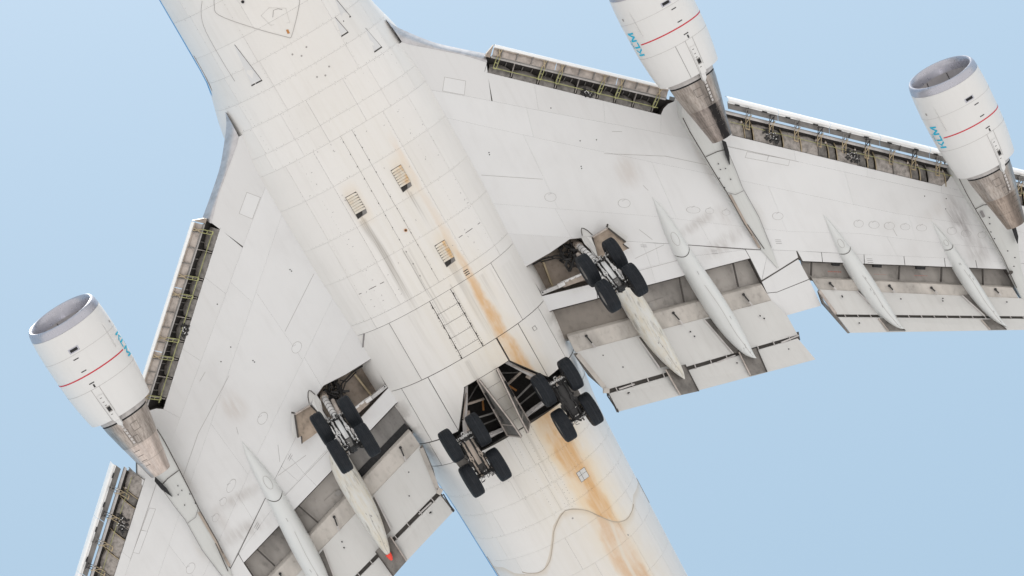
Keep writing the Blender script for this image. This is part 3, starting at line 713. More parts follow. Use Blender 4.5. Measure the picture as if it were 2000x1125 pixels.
    strip_panels(mid1, mid2, [2.75, 5.6, 9.4, 13.0, 17.5, 21.8, 26, 29.9], -.2, .0016)
    strip_panels(mid2, te, [2.75, 5.3, 9.9, 12.0, 16.3, 20.3, 24, 30], .0, .0018)
    # behind the rear spar
    wpanel(PX([(985, 455.5), (1133, 465), (1113, 467), (1075, 493.5), (1027, 521), (1012, 521)]), g=.004, mat='wingdk')
    wpanel([wp(-.55, 2.75)]+PX([(1047, 578), (1060, 578), (1163, 553), (1167, 583), (1078, 606)]), g=.004)
    for pl in ([(1136, 466), (1254, 473), (1271, 520), (1170, 545.5), (1170, 522), (1152, 486)], [(1170, 545.5), (1271, 520), (1280.5, 553), (1168, 582), (1164, 553)],
               [(1254, 473), (1279.5, 475), (1288.5, 516), (1271, 520)], [(1279.5, 475), (1344.5, 478), (1352.5, 500.5), (1288.5, 516)], [(1271, 520), (1352.5, 500.5), (1363.5, 531), (1280.5, 553)],
               [(1344.5, 478), (1455.5, 486), (1455.5, 488), (1352.5, 500.5)], [(1352.5, 500.5), (1455.5, 488), (1465, 504.5), (1363.5, 531)],
               [(1455.5, 486), (1481, 487), (1500.5, 488), (1487.5, 548), (1465.5, 504)], [(1500.5, 488), (1555, 490), (1559, 503), (1488, 548)],
               [(1488, 550.5), (1559, 506), (1580, 545), (1518, 570), (1498, 572)], [(1498, 573), (1518, 571), (1581, 546), (1604, 597), (1537, 616), (1507, 588)],
               [(1557, 490), (1604, 493), (1606, 511.5), (1568, 510)], [(1605, 493), (1687, 497), (1688, 515), (1607, 511.7)], [(1688, 497), (1765, 500.5), (1767, 518), (1689, 515)],
               [(1766, 500.5), (1844, 504), (1846, 521), (1768, 518)], [(1845, 504), (1905, 508), (1908, 523.5), (1847, 521)], [(1906, 508), (1961, 512), (1966, 526), (1909, 523.6)]):
        wpanel(PX(pl), g=.0022)
    wpanel(PX([(1961, 512), (1966, 526), (1990, 565)])+[wp(-11.85, 20.45), wp(-12.2, 20.95), at_y(te, 20.9)], g=.007)
    wpanel([at_y(te, 20.95), wp(-12.25, 21.0), wp(-15.6, 25.8), at_y(te, 25.5)], g=.007); wpanel([at_y(te, 25.5), wp(-15.6, 25.8), wp(-19.4, 31.5), at_y(te, 31)], g=.007)
    # bare metal leading edge of the wing root, rolled
    a = smooth_path(PX([(757, 38), (775, 51), (800, 63), (850, 83), (900, 95), (951, 105)]), 4); c = smooth_path(PX([(785, 82), (797, 86), (815, 90), (853, 97), (902, 107), (951, 122)]), 4)
    n = len(a); mb = MB(); vs = []
    for p, q in zip(a, c):
        for k in range(6):
            t = k/5; m_ = p.lerp(q, t); vs.append(mir((m_.x, m_.y, m_.z-.02+.5*(1-t)**2.2+(.012 if k == 5 else 0)), s))
        m_ = p.lerp(q, .1); vs.append(mir((m_.x-.25, m_.y-.15, m_.z+.75), s))
    mb.add(vs, [(i*7+k, i*7+k+1, (i+1)*7+k+1, (i+1)*7+k) for i in range(n-1) for k in range(-1, 6) if k >= 0]); mb.add([vs[i*7] for i in range(n)]+[vs[i*7+6] for i in range(n)], [(i, i+1, n+i+1, n+i) for i in range(n-1)])
    mb.build('leading_edge', M['metal'], WING, smooth=True)
    # oval access covers with stencil marks
    def oval(u, v, ru=11, rv=9, rot=0, mark=True):
        c0 = W(u, v); pts = []
        for k in range(20):
            t = 2*math.pi*k/20; x = math.cos(t)*ru/55; y = math.sin(t)*rv/55
            x = math.copysign(abs(x)**.9, x); pts.append(Vector((c0.x-y*.8-x*.55, c0.y+x*.8-y*.55, c0.z)))
        wpanel(pts, 'seamlt', 'cover_seam', 0, -.004, .003)
        wpanel([c0.lerp(p, .945) for p in pts], 'wing', 'access_cover', 0, -.008, .004)
        if mark:
            for k in (-1, 0, 1):
                q = c0+Vector((.10, .03+k*.05, 0)); wpanel([q, q+Vector((.012, 0, 0)), q+Vector((.012, .03, 0)), q+Vector((0, .03, 0))], 'ink', 'stencil_mark', 0, -.010, .002)
    for q in ((1075, 385, 11, 9), (1219, 397, 12, 9), (1354, 410, 14, 7), (1386, 412, 8, 6), (1418, 415, 8, 6), (1519, 422, 11, 8), (1677, 437, 10, 8), (1707, 439, 11, 8), (1737, 441, 11, 8),
              (1768, 443, 10, 7), (1800, 445, 11, 7), (1859, 451, 10, 8), (1887, 456, 11, 7), (1918, 459, 9, 7)): oval(*q)
    for (u, v, du, dv) in ((889, 150, 42, 28), (1480, 296, 42, 12), (1522, 304, 42, 12)):
        p = PX([(u-du/2, v), (u+du/2, v+8), (u+du/2-3, v+8+dv), (u-du/2-4, v+dv)])
        wpanel(p, 'seamlt', 'cover_seam', 0, -.003, .002); wpanel(p, 'wing', 'access_cover', .012, -.006, .003)
    for (u, v) in ((956, 302), (1135, 325), (1136, 329), (1076, 211), (1165, 273), (1436, 345), (1806, 383), (1848, 388), (1847, 408), (1133, 275), (955, 298), (1470, 430)):
        c0 = W(u, v); wpanel([c0+Vector((.025*math.cos(k*1.05), .025*math.sin(k*1.05), 0)) for k in range(6)], 'black', 'drain_hole', 0, -.003, .002)
    for (u, v, n_) in ((1388, 488, 3), (1692, 505, 3), (1250, 478, 2), (1513, 468, 3)):
        for k in range(n_):
            c0 = W(u+k, v+k*3.5); wpanel([c0, c0+Vector((-.03, .02, 0)), c0+Vector((-.16, .22, 0)), c0+Vector((-.13, .20, 0))], 'ink', 'stencil_mark', 0, -.003, .002)
    def seamline(l, w=.012, mat='seamlt'):
        p = PX(l, 0); strip(ms(p), w, M[mat], 'seam', WING, lift=.004)
    for l in ([(1248, 448), (1274, 468)], [(1256, 362), (1266, 372)], [(1744, 447), (1752, 461)], [(1846, 408), (1866, 436)], [(1180, 300), (1300, 305), (1420, 330)], [(940, 342), (1060, 350)],
              [(1195, 257), (1215, 257)], [(1395, 280), (1560, 316)]): seamline(l)
    for l in ([(1297, 478), (1240, 505)], [(1352, 501), (1205, 540)]): seamline(l, .012, 'seamlt')

    seamline([(1487, 549), (1559, 505)], .045, 'seam'); seamline([(1344, 478.5), (1384, 481.5), (1455, 487), (1500, 488.5)], .02, 'seam')
    # --- landing gear bay in the wing root
    mb = MB(); hb = ms([Vector((p.x, p.y, 0)) for p in hole]); k = len(hb)
    mb.add([Vector((p.x, p.y, wz(p.y)+.0)) for p in hb]+[Vector((p.x, p.y, 4.55)) for p in hb], [(i, (i+1) % k, (i+1) % k+k, i+k) for i in range(k)])
    mb.build('gear_bay_wall', M['brown'], WING, recalc=False)
    mb = MB(); cpt = [W(1015, 530), W(1075, 475), W(1140, 450), W(1190, 480), W(1200, 560), W(1060, 600)]
    mb.prism(ms([Vector((p.x, p.y, 4.45)) for p in cpt]), (0, 0, .03)); mb.build('gear_bay_ceiling', M['brown'], WING)
    mb = MB()
    def bb(a, c, w, h=None, z=4.3): mb.bar(mir(ray(a[0], a[1], z), s), mir(ray(c[0], c[1], z), s), w, h)
    bb((1058, 505), (1080, 562), .07, .16); mb.build('bay_rib', M['ochre'], WING)
    mb = MB(); bb((1031, 527), (1056, 572), .08, .2); mb.build('bay_rib', M['brown'], WING)
    mb = MB()
    for l, r in (([(1038, 518), (1060, 506), (1090, 498), (1112, 512), (1140, 530)], .03), ([(1056, 512), (1085, 504), (1105, 508)], .025), ([(1090, 480), (1100, 500), (1118, 520)], .06),
                 ([(1100, 476), (1120, 488), (1125, 512)], .05), ([(1115, 474), (1122, 500), (1112, 530)], .07)):
        mb.tube([mir(ray(u, v, 4.15), s) for u, v in l], r, 7)
    random.seed(5)
    for i in range(46):
        u = random.gauss(1112, 13); v = random.gauss(497, 14); a_ = mir(ray(u, v, random.uniform(3.8, 4.3)), s)
        mb.tube([a_, a_+Vector((random.uniform(-.22, .22), random.uniform(-.22, .22), random.uniform(-.15, .15)))], random.uniform(.015, .05), 6)
    mb.build('bay_plumbing', M['gear'], WING)
    mb = MB(); mb.bar(mir(W(1056, 573, .05), s), mir(W(1098, 556, .0), s), .13, .14); mb.build('drag_brace', M['steel'], WING)
    mb = MB(); mb.bar(mir(W(1098, 557, .0), s), mir(W(1142, 541, -.05), s), .17, .16)
    for i in range(4): q = mir(W(1101+i*11, 556-i*4, -.09), s); mb.bar(q, q+Vector((.0, .09*s, 0)), .2, .04)
    mb.build('drag_brace', M['tan'], WING)
    mb = MB()
    for i in range(7): q = mir(W(1060+i*5.6, 571-i*2.4, -.03), s); mb.tube([q, q+Vector((0, 0, .04))], .028, 8)
    mb.build('lightening_hole', M['black'], WING)
    mb = MB(); mb.tube([mir(W(1096, 553, -.06), s), mir(W(1135, 536, -.08), s)], .05, 8); mb.tube([mir(W(1090, 559, -.08), s), mir(W(1102, 553, -.1), s)], .09, 8); mb.build('actuator', M['silver'], WING)
    # --- gear door opened outward and its fairing flaps
    D = [W(1157, 463.5, -.05), W(1187, 445, -.30), W(1223, 473, -.42), W(1217, 477, -.42), W(1228, 485, -.42), W(1207, 496, -.30), W(1168, 512, -.05), W(1166, 500, -.05)]
    mb = MB(); mb.prism(ms(D), (0, 0, .05)); GD = mb.build('gear_door', M['door'], AIR)
    if s > 0: GD['label'] = 'brown stained inside of the open door by the left wing gear'
    mb = MB(); mb.prism(ms([W(1187, 437.5, -.32), W(1226, 462, -.45), W(1223, 473, -.44), W(1188, 446, -.33)]), (0, 0, .06)); mb.build('door_flange', M['flap'], GD)
    mb = MB()
    for a_, c_, w_ in (((1187, 437.5, -.34), (1185, 444, -.34), .05), ((1188, 446, -.36), (1222, 472.5, -.47), .06), ((1157, 464, -.1), (1166, 500, -.1), .05), ((1166, 500, -.1), (1168, 511, -.1), .05), ((1217, 477, -.45), (1228, 485, -.45), .04)):
        mb.bar(mir(W(*a_), s), mir(W(*c_), s), w_, .08)
    mb.build('door_rib', M['seam'], GD)
    mb = MB(); mb.bar(mir(W(1158, 463, -.12), s), mir(W(1187, 445.5, -.34), s), .05, .08); mb.build('door_rib', M['beige'], GD)
    mb = MB(); mb.prism(ms([W(1134.5, 462, -.2), W(1145, 461, -.32), W(1155, 464, -.3), W(1163, 484, -.3), W(1168, 503, -.25), W(1155, 489, -.2), W(1142, 477, -.2)]), (0, 0, .04)); mb.build('strut_door', M['flap'], GD)
    mb = MB(); mb.prism(ms([W(1135.5, 446, -.35), W(1139, 445.5, -.36), W(1147, 450, -.38), W(1156, 458, -.34), W(1150, 462, -.3), W(1137, 461, -.3)]), (0, 0, .03)); mb.build('strut_door', M['flap'], GD)
    strip(ms([W(1137, 460, -.31), W(1135, 450, -.36), W(1136, 445.5, -.37), W(1140, 446, -.37), W(1148, 450.5, -.38), W(1157, 459, -.35)]), .035, M['seam'], 'door_seam', GD, lift=.01)

    # --- leading edge flaps, inboard group
    for a0, a1 in ((0, .352), (.352, .70), (.70, .995)):
        g_ = .002
        q = lambda a_, b_, o: mir(QI(a_, b_, o), s)
        mb = MB(); mb.prism([q(a0+g_, .09, -.10), q(a1-g_, .09, -.10), q(a1-g_, .37, -.16), q(a0+g_, .37, -.16)], (0, 0, .03))
        FL = mb.build('leading_edge_flap', M['beige'], WING)
    for a0, a1 in ((0, .352), (.352, .70), (.70, .995)):
        n = 8; mb = MB(); vs = []
        for a_ in (a0+.0003, a1-.0003):
            for k in range(10):
                t = R(-70+k*26); p = QI(a_, .05, -.06); e = (QI(a_, 0)-QI(a_, 1)).normalized(); vs.append(mir(p+e*.075*math.cos(t)*1.1-Vector((0, 0, 1))*.075*math.sin(t)*1.2, s))
        mb.add(vs, [(k, k+1, k+11, k+10) for k in range(9)]); mb.build('flap_nose', M['white'], WING, smooth=True, recalc=False)
        for k in range(4):
            a_ = a0+(a1-a0)*(k+.6)/4.2; mb = MB(); mb.bar(mir(QI(a_, .10, -.16), s), mir(QI(a_-.004, .34, -.20), s), .03, .07); mb.build('flap_rib', M['slatgrey'], WING)
        mb = MB(); mb.bar(mir(QI(a0+.003, .115, -.14), s), mir(QI(a1-.003, .115, -.14), s), .04, .05); mb.build('flap_stringer', M['tan'], WING)
        mb = MB(); mb.prism([mir(QI(a_, b_, o), s) for a_, b_, o in ((a0, .365, -.15), (a1, .365, -.15), (a1, .47, -.06), (a0, .47, -.06))], (0, 0, .05)); mb.build('flap_rail', M['rail'], WING)
        mb = MB(); mb.bar(mir(QI(a0, .40, -.17), s), mir(QI(a1, .40, -.17), s), .03, .03); mb.build('flap_rail', M['slatgrey'], WING)
    mb = MB(); mb.prism([mir(QI(a_, b_, o), s) for a_, b_, o in ((-.004, .0, -.1), (-.03, .35, -.15), (-.03, .47, -.05), (-.004, .47, -.05))], (0, 0, .2)); mb.build('flap_end', M['tan'], WING)
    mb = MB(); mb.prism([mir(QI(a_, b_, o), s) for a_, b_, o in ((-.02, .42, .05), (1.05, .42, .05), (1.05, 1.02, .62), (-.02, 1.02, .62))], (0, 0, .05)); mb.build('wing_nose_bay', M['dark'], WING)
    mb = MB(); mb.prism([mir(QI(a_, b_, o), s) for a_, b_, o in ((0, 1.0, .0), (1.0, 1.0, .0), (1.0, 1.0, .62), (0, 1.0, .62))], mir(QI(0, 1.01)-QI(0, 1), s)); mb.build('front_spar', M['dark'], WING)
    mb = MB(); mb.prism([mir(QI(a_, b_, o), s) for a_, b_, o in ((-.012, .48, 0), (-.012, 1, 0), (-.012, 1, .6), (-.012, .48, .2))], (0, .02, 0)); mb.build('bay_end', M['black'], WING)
    arms = [.035, .285, .385, .625, .725, .945]
    ribs = [.135, .285, .385, .50, .625, .725, .83, .945]
    cells = [0.0]+ribs
    for i, (c0, c1) in enumerate(zip(cells[:-1], cells[1:])):
        # curved duct panel between two ribs
        mb = MB(); vs = []; nn = 6
        for j in range(nn+1):
            t = j/nn; h = math.sin(math.pi*t)
            for (b_, o) in ((1.0, .015), (.93, .01+.02*h), (.80-.06*h, .06), (.72-.08*h, .22), (.70-.08*h, .5)): vs.append(mir(QI(c0+.008+(c1-c0-.016)*t, b_, o), s))
        mb.add(vs, [(j*5+k, j*5+k+1, (j+1)*5+k+1, (j+1)*5+k) for j in range(nn) for k in range(4)]); mb.build('duct_panel', M['bay'], WING, smooth=True)
        for (x_, w_) in ((.35, 1), (.7, 1)):
            mb = MB(); mb.bar(mir(QI(c0+(c1-c0)*x_, .5, .12), s), mir(QI(c0+(c1-c0)*x_, .68, .3), s), .025, .12); mb.build('nose_rib', M['slatgrey'], WING)
        mb = MB(); mb.bar(mir(QI(c1, .47, .02), s), mir(QI(c1, .98, .05), s), .03, .10); mb.build('nose_rib', M['bay2'], WING)
        mb = MB(); mb.prism([mir(QI(c0+.02, .52, .16), s), mir(QI(c1-.02, .52, .16), s), mir(QI(c1-.02, .66, .3), s), mir(QI(c0+.02, .66, .3), s)], (0, 0, .01)); mb.build('nose_skin', M['bay'], WING)
    mb = MB(); mb.tube([mir(QI(a_, .79, -.02), s) for a_ in (.03, .5, .97)], .018, 6); mb.build('torque_tube', M['olive'], WING)
    for a_ in arms:
        mb = MB(); dx = .0085
        for k in (-1, 1): mb.bar(mir(QI(a_+k*dx, .38, -.22), s), mir(QI(a_+k*dx, .80, -.05), s), .022, .05)
        mb.bar(mir(QI(a_-dx, .80, -.05), s), mir(QI(a_+dx, .80, -.05), s), .05, .05); mb.bar(mir(QI(a_-dx, .60, -.13), s), mir(QI(a_+dx, .60, -.13), s), .022, .04)
        mb.build('flap_arm', M['olive'], WING)
        mb = MB(); mb.bar(mir(QI(a_-dx, .38, -.22), s), mir(QI(a_, .26, -.22), s), .03, .05); mb.bar(mir(QI(a_+dx, .38, -.22), s), mir(QI(a_, .26, -.22), s), .03, .05)
        mb.bar(mir(QI(a_, .27, -.22), s), mir(QI(a_-.006, .12, -.18), s), .03, .05); mb.bar(mir(QI(a_, .27, -.22), s), mir(QI(a_+.008, .12, -.18), s), .03, .05); mb.build('flap_arm', M['ochre'], WING)
    def motor(fn, w, name='drive_unit', n=36, r=.05):
        random.seed(11); mb = MB()
        for i in range(n):
            p = fn(random.uniform(-1, 1), random.uniform(-1, 1)); d = Vector((random.uniform(-1, 1), random.uniform(-1, 1), random.uniform(-.5, .5)))*w
            mb.tube([p, p+d], random.uniform(.3, 1)*r, 6)
        o = mb.build(name, M['gear'], WING); mb = MB()
        for i in range(n//3):
            p = fn(random.uniform(-.8, .8), random.uniform(-.8, .8))-Vector((0, 0, .05)); mb.tube([p, p+Vector((0, 0, .03))], .018, 6)
        mb.build('bolt_heads', M['silver'], WING)
    motor(lambda x, y: mir(QI(.565+.03*x, .86+.1*y, .0), s), .1)

    # --- leading edge flaps, outboard groups
    for grp in (OUTBOARD, OUT2):
        ya, yb = grp[0][0], grp[-1][1]
        for (y0, y1) in grp:
            mb = MB(); vs = []
            for y in (y0+.006, y1-.006):
                for k in range(12):
                    t = k/11; bb_ = .175*t; z = -.12-.16*math.sin(math.pi*min(1, t*1.15))**.8+(.10*(1-t)**2); vs.append(mir(QO(y, bb_+.0, z), s))
                vs.append(mir(QO(y, .02, .22), s))
            mb.add(vs, [(k, k+1, k+14, k+13) for k in range(11)]+[(12, 0, 13, 25)]); mb.build('flap_nose', M['white'], WING, smooth=True, recalc=False)
            mb = MB(); mb.prism([mir(QO(y0+.01, .14, -.08), s), mir(QO(y1-.01, .14, -.08), s), mir(QO(y1-.01, .325, -.03), s), mir(QO(y0+.01, .325, -.03), s)], (0, 0, .04)); mb.build('leading_edge_flap', M['slatgrey'], WING)
            ym = (y0+y1)/2-.15; mb = MB(); mb.bar(mir(QO(ym, .17, -.15), s), mir(QO(ym-.05, .32, -.06), s), .025, .05); mb.build('flap_rib', M['seam'], WING)
            for f_ in (.12, .66):
                y = y0+(y1-y0)*f_+.1; mb = MB(); mb.tube([mir(QO(y-.07, .175, -.13), s), mir(QO(y+.07, .175, -.13), s)], .03, 6); mb.build('hinge', M['gear'], WING)
        mb = MB(); mb.prism([mir(QO(ya-.1, .395, .0), s), mir(QO(yb+.1, .395, .0), s), mir(QO(yb+.1, .475, .0), s), mir(QO(ya-.1, .475, .0), s)], (0, 0, .06)); mb.build('flap_rail', M['rail'], WING)
        mb = MB(); mb.bar(mir(QO(ya-.1, .392, -.01), s), mir(QO(yb+.1, .392, -.01), s), .02, .05); mb.build('flap_rail', M['slatgrey'], WING)
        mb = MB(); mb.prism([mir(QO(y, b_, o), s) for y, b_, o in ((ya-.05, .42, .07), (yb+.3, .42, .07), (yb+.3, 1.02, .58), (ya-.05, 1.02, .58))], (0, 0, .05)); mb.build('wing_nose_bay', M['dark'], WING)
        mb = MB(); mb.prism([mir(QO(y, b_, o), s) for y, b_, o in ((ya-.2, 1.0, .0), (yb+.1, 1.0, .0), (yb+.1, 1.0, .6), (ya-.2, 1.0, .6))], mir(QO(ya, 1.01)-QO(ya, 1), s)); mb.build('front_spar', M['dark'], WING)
        # duct bays: wide pairs and narrow dark ones
        random.seed(3); y = ya-.15; pat = [.56, .27, .62, .30, .56, .56, .30, .27, .66, .30, .27, .56, .56, .30, .27]; i = 0; arm_y = []
        while y < yb-.1:
            w_ = min(pat[i % len(pat)], yb-y); wide = w_ > .4
            mb = MB(); vs = []; nn = 5
            for j in range(nn+1):
                t = j/nn; h = math.sin(math.pi*t)
                for (b_, o) in ((1.0, .02), (.90, -.005-.03*h), (.74, .0-.03*h), (.62-.03*h, .07), (.56-.04*h, .30)):
                    vs.append(mir(QO(y+.02+(w_-.04)*t, b_, o if wide else o+.10), s))
            mb.add(vs, [(j*5+k, j*5+k+1, (j+1)*5+k+1, (j+1)*5+k) for j in range(nn) for k in range(4)])
            mb.build('duct_panel', M['bay2' if wide else 'bay'], WING, smooth=True)
            mb = MB(); vs = []
            for (b_, o) in ((.99, .0), (.9, -.04), (.74, -.045), (.62, .03), (.54, .2)): vs.append(QO(y, b_, o))
            for p_, q_ in zip(vs[:-1], vs[1:]): mb.bar(mir(p_, s), mir(q_, s), .022, .07)
            mb.build('duct_rib', M['ochre' if i % 3 else 'bay'], WING)
            if not wide:
                arm_y.append(y+w_*.5); mb = MB(); q = mir(QO(y-.05, .60, -.02), s); mb.tube([q, q+Vector((.03, 0, -.07))], [.045, .03], 8); mb.build('duct_outlet', M['beige'], WING)
            y += w_; i += 1
        mb = MB(); mb.tube([mir(QO(y, .66, -.05), s) for y in (ya, (ya+yb)/2, yb)], .012, 6); mb.build('torque_tube', M['olive'], WING)
        y = ya+.62; k = 0
        while y < yb:
            mb = MB()
            for dx in (-.06, .06): mb.bar(mir(QO(y+dx, .20, -.22), s), mir(QO(y+dx-.06, .40, -.20), s), .02, .05)
            mb.bar(mir(QO(y-.10, .24, -.2), s), mir(QO(y+.10, .2, -.22), s), .03, .05); mb.bar(mir(QO(y+.02, .25, -.25), s), mir(QO(y-.14, .46, -.15), s), .025, .05); mb.build('flap_arm', M['gear' if k % 2 else 'slatgrey'], WING)
            mb = MB()
            for dx in (-.13, -.02): mb.bar(mir(QO(y+dx, .45, -.2), s), mir(QO(y+dx-.02, .74, -.02), s), .022, .05)
            mb.bar(mir(QO(y+.06, .34, -.23), s), mir(QO(y-.15, .60, -.16), s), .025, .04); mb.bar(mir(QO(y-.14, .74, -.02), s), mir(QO(y-.02, .74, -.02), s), .04, .05); mb.build('flap_arm', M['ochre'], WING)
            y += .78 if k % 2 else .72; k += 1
        for ym in ((14.45, 16.98) if ya < 14 else (23.5,)): motor(lambda x, yy: mir(QO(ym+.20*x, .76+.14*yy, -.05), s), .11, n=44)

    # --- coves and trailing edge flaps
    def sheet(l, th, mat, name, parent, off=0., g=0.):
        p = PX(l, off); p = inset(p, g) if g else p
        return MB().prism(ms(p), (0, 0, th)).build(name, M[mat], parent)
    # undersides of the spoilers
    sheet([(1070, 600, .45), (1470, 495, .45), (1500, 560, .30), (1100, 668, .30)], .04, 'cove', 'spoiler', WING)
    if s > 0: sheet([(1075, 606, .30), (1225, 567, .30), (1238, 628, .20), (1100, 664, .20)], .02, 'covedark', 'spoiler', WING)  # left wing: darker sheet over the inner end of the cove
    if s < 0:  # right wing: shade of the inner cove and gap painted as dark sheets
        sheet([(1075, 606, .30), (1210, 571, .30), (1224, 610, .24), (1100, 643, .24)], .02, 'slatgrey', 'spoiler', WING); sheet([(1100, 641, .22), (1225, 607, .22), (1232, 632, .16), (1105, 662, .16)], .02, 'black', 'spoiler_gap_shade', WING)
    sheet([(1074, 609, .05), (1464, 506, .05), (1464, 505.5, .5), (1074, 608.5, .5)], .02, 'cove', 'rear_spar', WING)
    MB().prism(ms(PX([(1466, 505, .03), (1507, 588, .03), (1505, 588, .5), (1462, 500, .5)])), (0, .03, 0)).build('cove_end', M['dark'], WING)
    sheet([(1562, 505, .42), (1975, 520, .42), (1985, 562, .28), (1575, 548, .28)], .04, 'cove', 'spoiler', WING)
    sheet([(1568, 512, .05), (1965, 527, .05), (1965, 526.5, .5), (1568, 511.5, .5)], .02, 'cove', 'rear_spar', WING)
    MB().prism(ms(PX([(1965, 527, .03), (1988, 566, .03), (1985, 566, .45), (1960, 522, .45)])), (0, .03, 0)).build('cove_end', M['dark'], WING)
    def teflap(name, l, th, mat, label=None, g=0.):
        o = sheet(l, th, mat, name, AIR, 0, g)
        if label: o['label'] = label
        return o
    side_w = 'left' if s > 0 else 'right'
    sec_ = lambda u0, v0, u1, v1, f: (u0+(u1-u0)*f, v0+(v1-v0)*f)
    # fore flaps (rounded nose: three facets)
    def fore(t0, t1, b0, b1):
        vs = []; 
        for f, z in ((0, .10), (.10, -.02), (.30, -.06), (1, -.02)): vs.append((t0[0]+(b0[0]-t0[0])*f, t0[1]+(b0[1]-t0[1])*f, z)); vs.append((t1[0]+(b1[0]-t1[0])*f, t1[1]+(b1[1]-t1[1])*f, z))
        p = ms(PX(vs)); up = Vector((0, 0, .16)); mb = MB()
        mb.add(p+[p[0]+up, p[1]+up, p[6]+up*.4, p[7]+up*.4], [(0, 1, 3, 2), (2, 3, 5, 4), (4, 5, 7, 6), (0, 8, 9, 1), (8, 10, 11, 9), (6, 7, 11, 10), (0, 2, 4, 6, 10, 8), (1, 9, 11, 7, 5, 3)])
        return mb.build('fore_flap', M['foref'], AIR, smooth=True)
    fore((1107, 653.5), (1486, 553), (1124, 689), (1507, 588)); fore((1584, 541), (1976, 559.5), (1599, 566), (1990, 583))
    fi = teflap('trailing_edge_flap', [(1125, 688, -.05), (1507, 587, -.05), (1537, 616, -.20), (1558, 654, -.42), (1185, 761, -.42)], .16, 'flap', 'inboard main flap of the %s wing, pale grey' % side_w)
    ai = teflap('aft_flap', [(1190, 769, -.50), (1558, 661, -.50), (1593, 702, -.95), (1208, 804, -.95)], .07, 'flap')
    fo = teflap('trailing_edge_flap', [(1600, 565.5, -.05), (2000, 583, -.05), (2012, 618, -.38), (1634, 614, -.38)], .14, 'flap', 'outboard main flap of the %s wing, pale grey' % side_w)
    ao = teflap('aft_flap', [(1637, 619.5, -.45), (2013, 623, -.45), (2016, 644, -.75), (1661, 650, -.75)], .06, 'flap')
    # joints between spanwise lengths of the flaps, slot structure seen in the gap
    def lnk(f, l0, l1, z0, z1, n, mat='seam', w=.03):
        for i in range(n):
            t = (i+.5)/n; u0, v0 = sec_(*l0, t); u1, v1 = sec_(*l1, t)
            MB().bar(mir(W(u0, v0, z0), s), mir(W(u1, v1, z1), s), w, .06).build('flap_link', M[mat], f)
    MB().prism(ms(PX([(1183, 755, -.30), (1560, 648, -.30), (1563, 664, -.36), (1186, 774, -.36)])), (0, 0, .03)).build('slot_panel', M['seam'], fi)
    MB().prism(ms(PX([(1632, 611, -.28), (2014, 615, -.28), (2014, 626, -.34), (1636, 622, -.34)])), (0, 0, .03)).build('slot_panel', M['seam'], fo)
    lnk(fi, (1187, 760, 1556, 653), (1191, 770, 1559, 661), -.46, -.5, 12, 'rail'); lnk(fo, (1637, 614, 2010, 618), (1640, 620, 2013, 623), -.40, -.45, 15, 'rail', .02)
    for (a_, c_) in (((1213, 755), (1235, 750)), ((1404, 703), (1432, 694)), ((1530, 664), (1556, 655))):
        MB().bar(mir(W(a_[0]-4, a_[1]+5, -.5), s), mir(W(c_[0]+4, c_[1], -.47), s), .05, .05).build('flap_link', M['rail'], fi)
    # dark open channels behind the canoe fairings
    for l, par in (([(1300, 722, -.56), (1338, 712, -.56), (1365, 764, -.97), (1329, 772, -.97)], ai), ([(1443, 688, -.56), (1478, 680, -.56), (1498, 726, -.97), (1466, 734, -.97)], ai),
                   ([(1716, 622, -.51), (1742, 622, -.51), (1768, 645.5, -.77), (1735, 646, -.77)], ao), ([(1916, 624, -.51), (1942, 624, -.51), (1966, 643.5, -.77), (1934, 644, -.77)], ao)):
        sheet(l, .03, 'keeldoor', 'flap_channel', par)
        e = PX(l); 
        MB().bar(mir(e[0]-Vector((0, 0, .01)), s), mir(e[3]-Vector((0, 0, .01)), s), .045, .05).build('channel_rib', M['beige'], par)
        MB().bar(mir(e[1]-Vector((0, 0, .01)), s), mir(e[2]-Vector((0, 0, .01)), s), .03, .05).build('channel_rib', M['seam'], par)
    for l, z0, z1, par in ((((1247, 659), (1290, 718)), -.07, -.45, fi), (((1376, 624), (1434, 690)), -.07, -.45, fi), (((1675, 569), (1722, 613)), -.07, -.41, fo), (((1880, 577), (1925, 617)), -.07, -.41, fo)):
        (u0, v0), (u1, v1) = l
        MB().prism(ms([W(u0, v0, z0), W(u0+12, v0-2, z0), W(u1+14, v1-3, z1), W(u1, v1, z1)]), (0, 0, .02)).build('flap_channel', M['keeldoor'], par)
        MB().bar(mir(W(u0-1, v0, z0-.02), s), mir(W(u1-2, v1, z1-.02), s), .05, .05).build('channel_rib', M['rail'], par)
    # end plate of the inboard flap, beside the fuselage
    MB().bar(mir(W(1128, 692, -.12), s), mir(W(1181, 757, -.46), s), .16, .07).build('end_rib', M['foref'], fi)
    MB().bar(mir(W(1184, 758, -.50), s), mir(W(1184, 768, -.52), s), .22, .14).build('end_rib', M['foref'], fi)
    MB().prism(ms([W(1121, 690, -.02), W(1127, 689, -.07), W(1186, 762, -.45), W(1206, 805, -.98), W(1209, 803, -.98), W(1190, 768, -.3), W(1150, 733, .15), W(1128, 700, .2)]), (0, -.03*s, 0)).build('end_plate', M['keeldoor'], fi)
    MB().bar(mir(W(1186, 772, -.6), s), mir(W(1208, 805, -.98), s), .04, .1).build('end_rib', M['gear'], ai)
    MB().prism(ms([W(1599, 566, -.08), W(1610, 590, -.2), W(1634, 616, -.4), W(1660, 650, -.76), W(1657, 650, -.76), W(1628, 617, -.3), W(1606, 592, 0), W(1598, 569, .1)]), (0, -.04*s, .0)).build('end_plate', M['keeldoor'], fo)
    MB().bar(mir(W(1600, 568, -.1), s), mir(W(1633, 614, -.4), s), .10, .1).build('end_rib', M['beige'], fo)
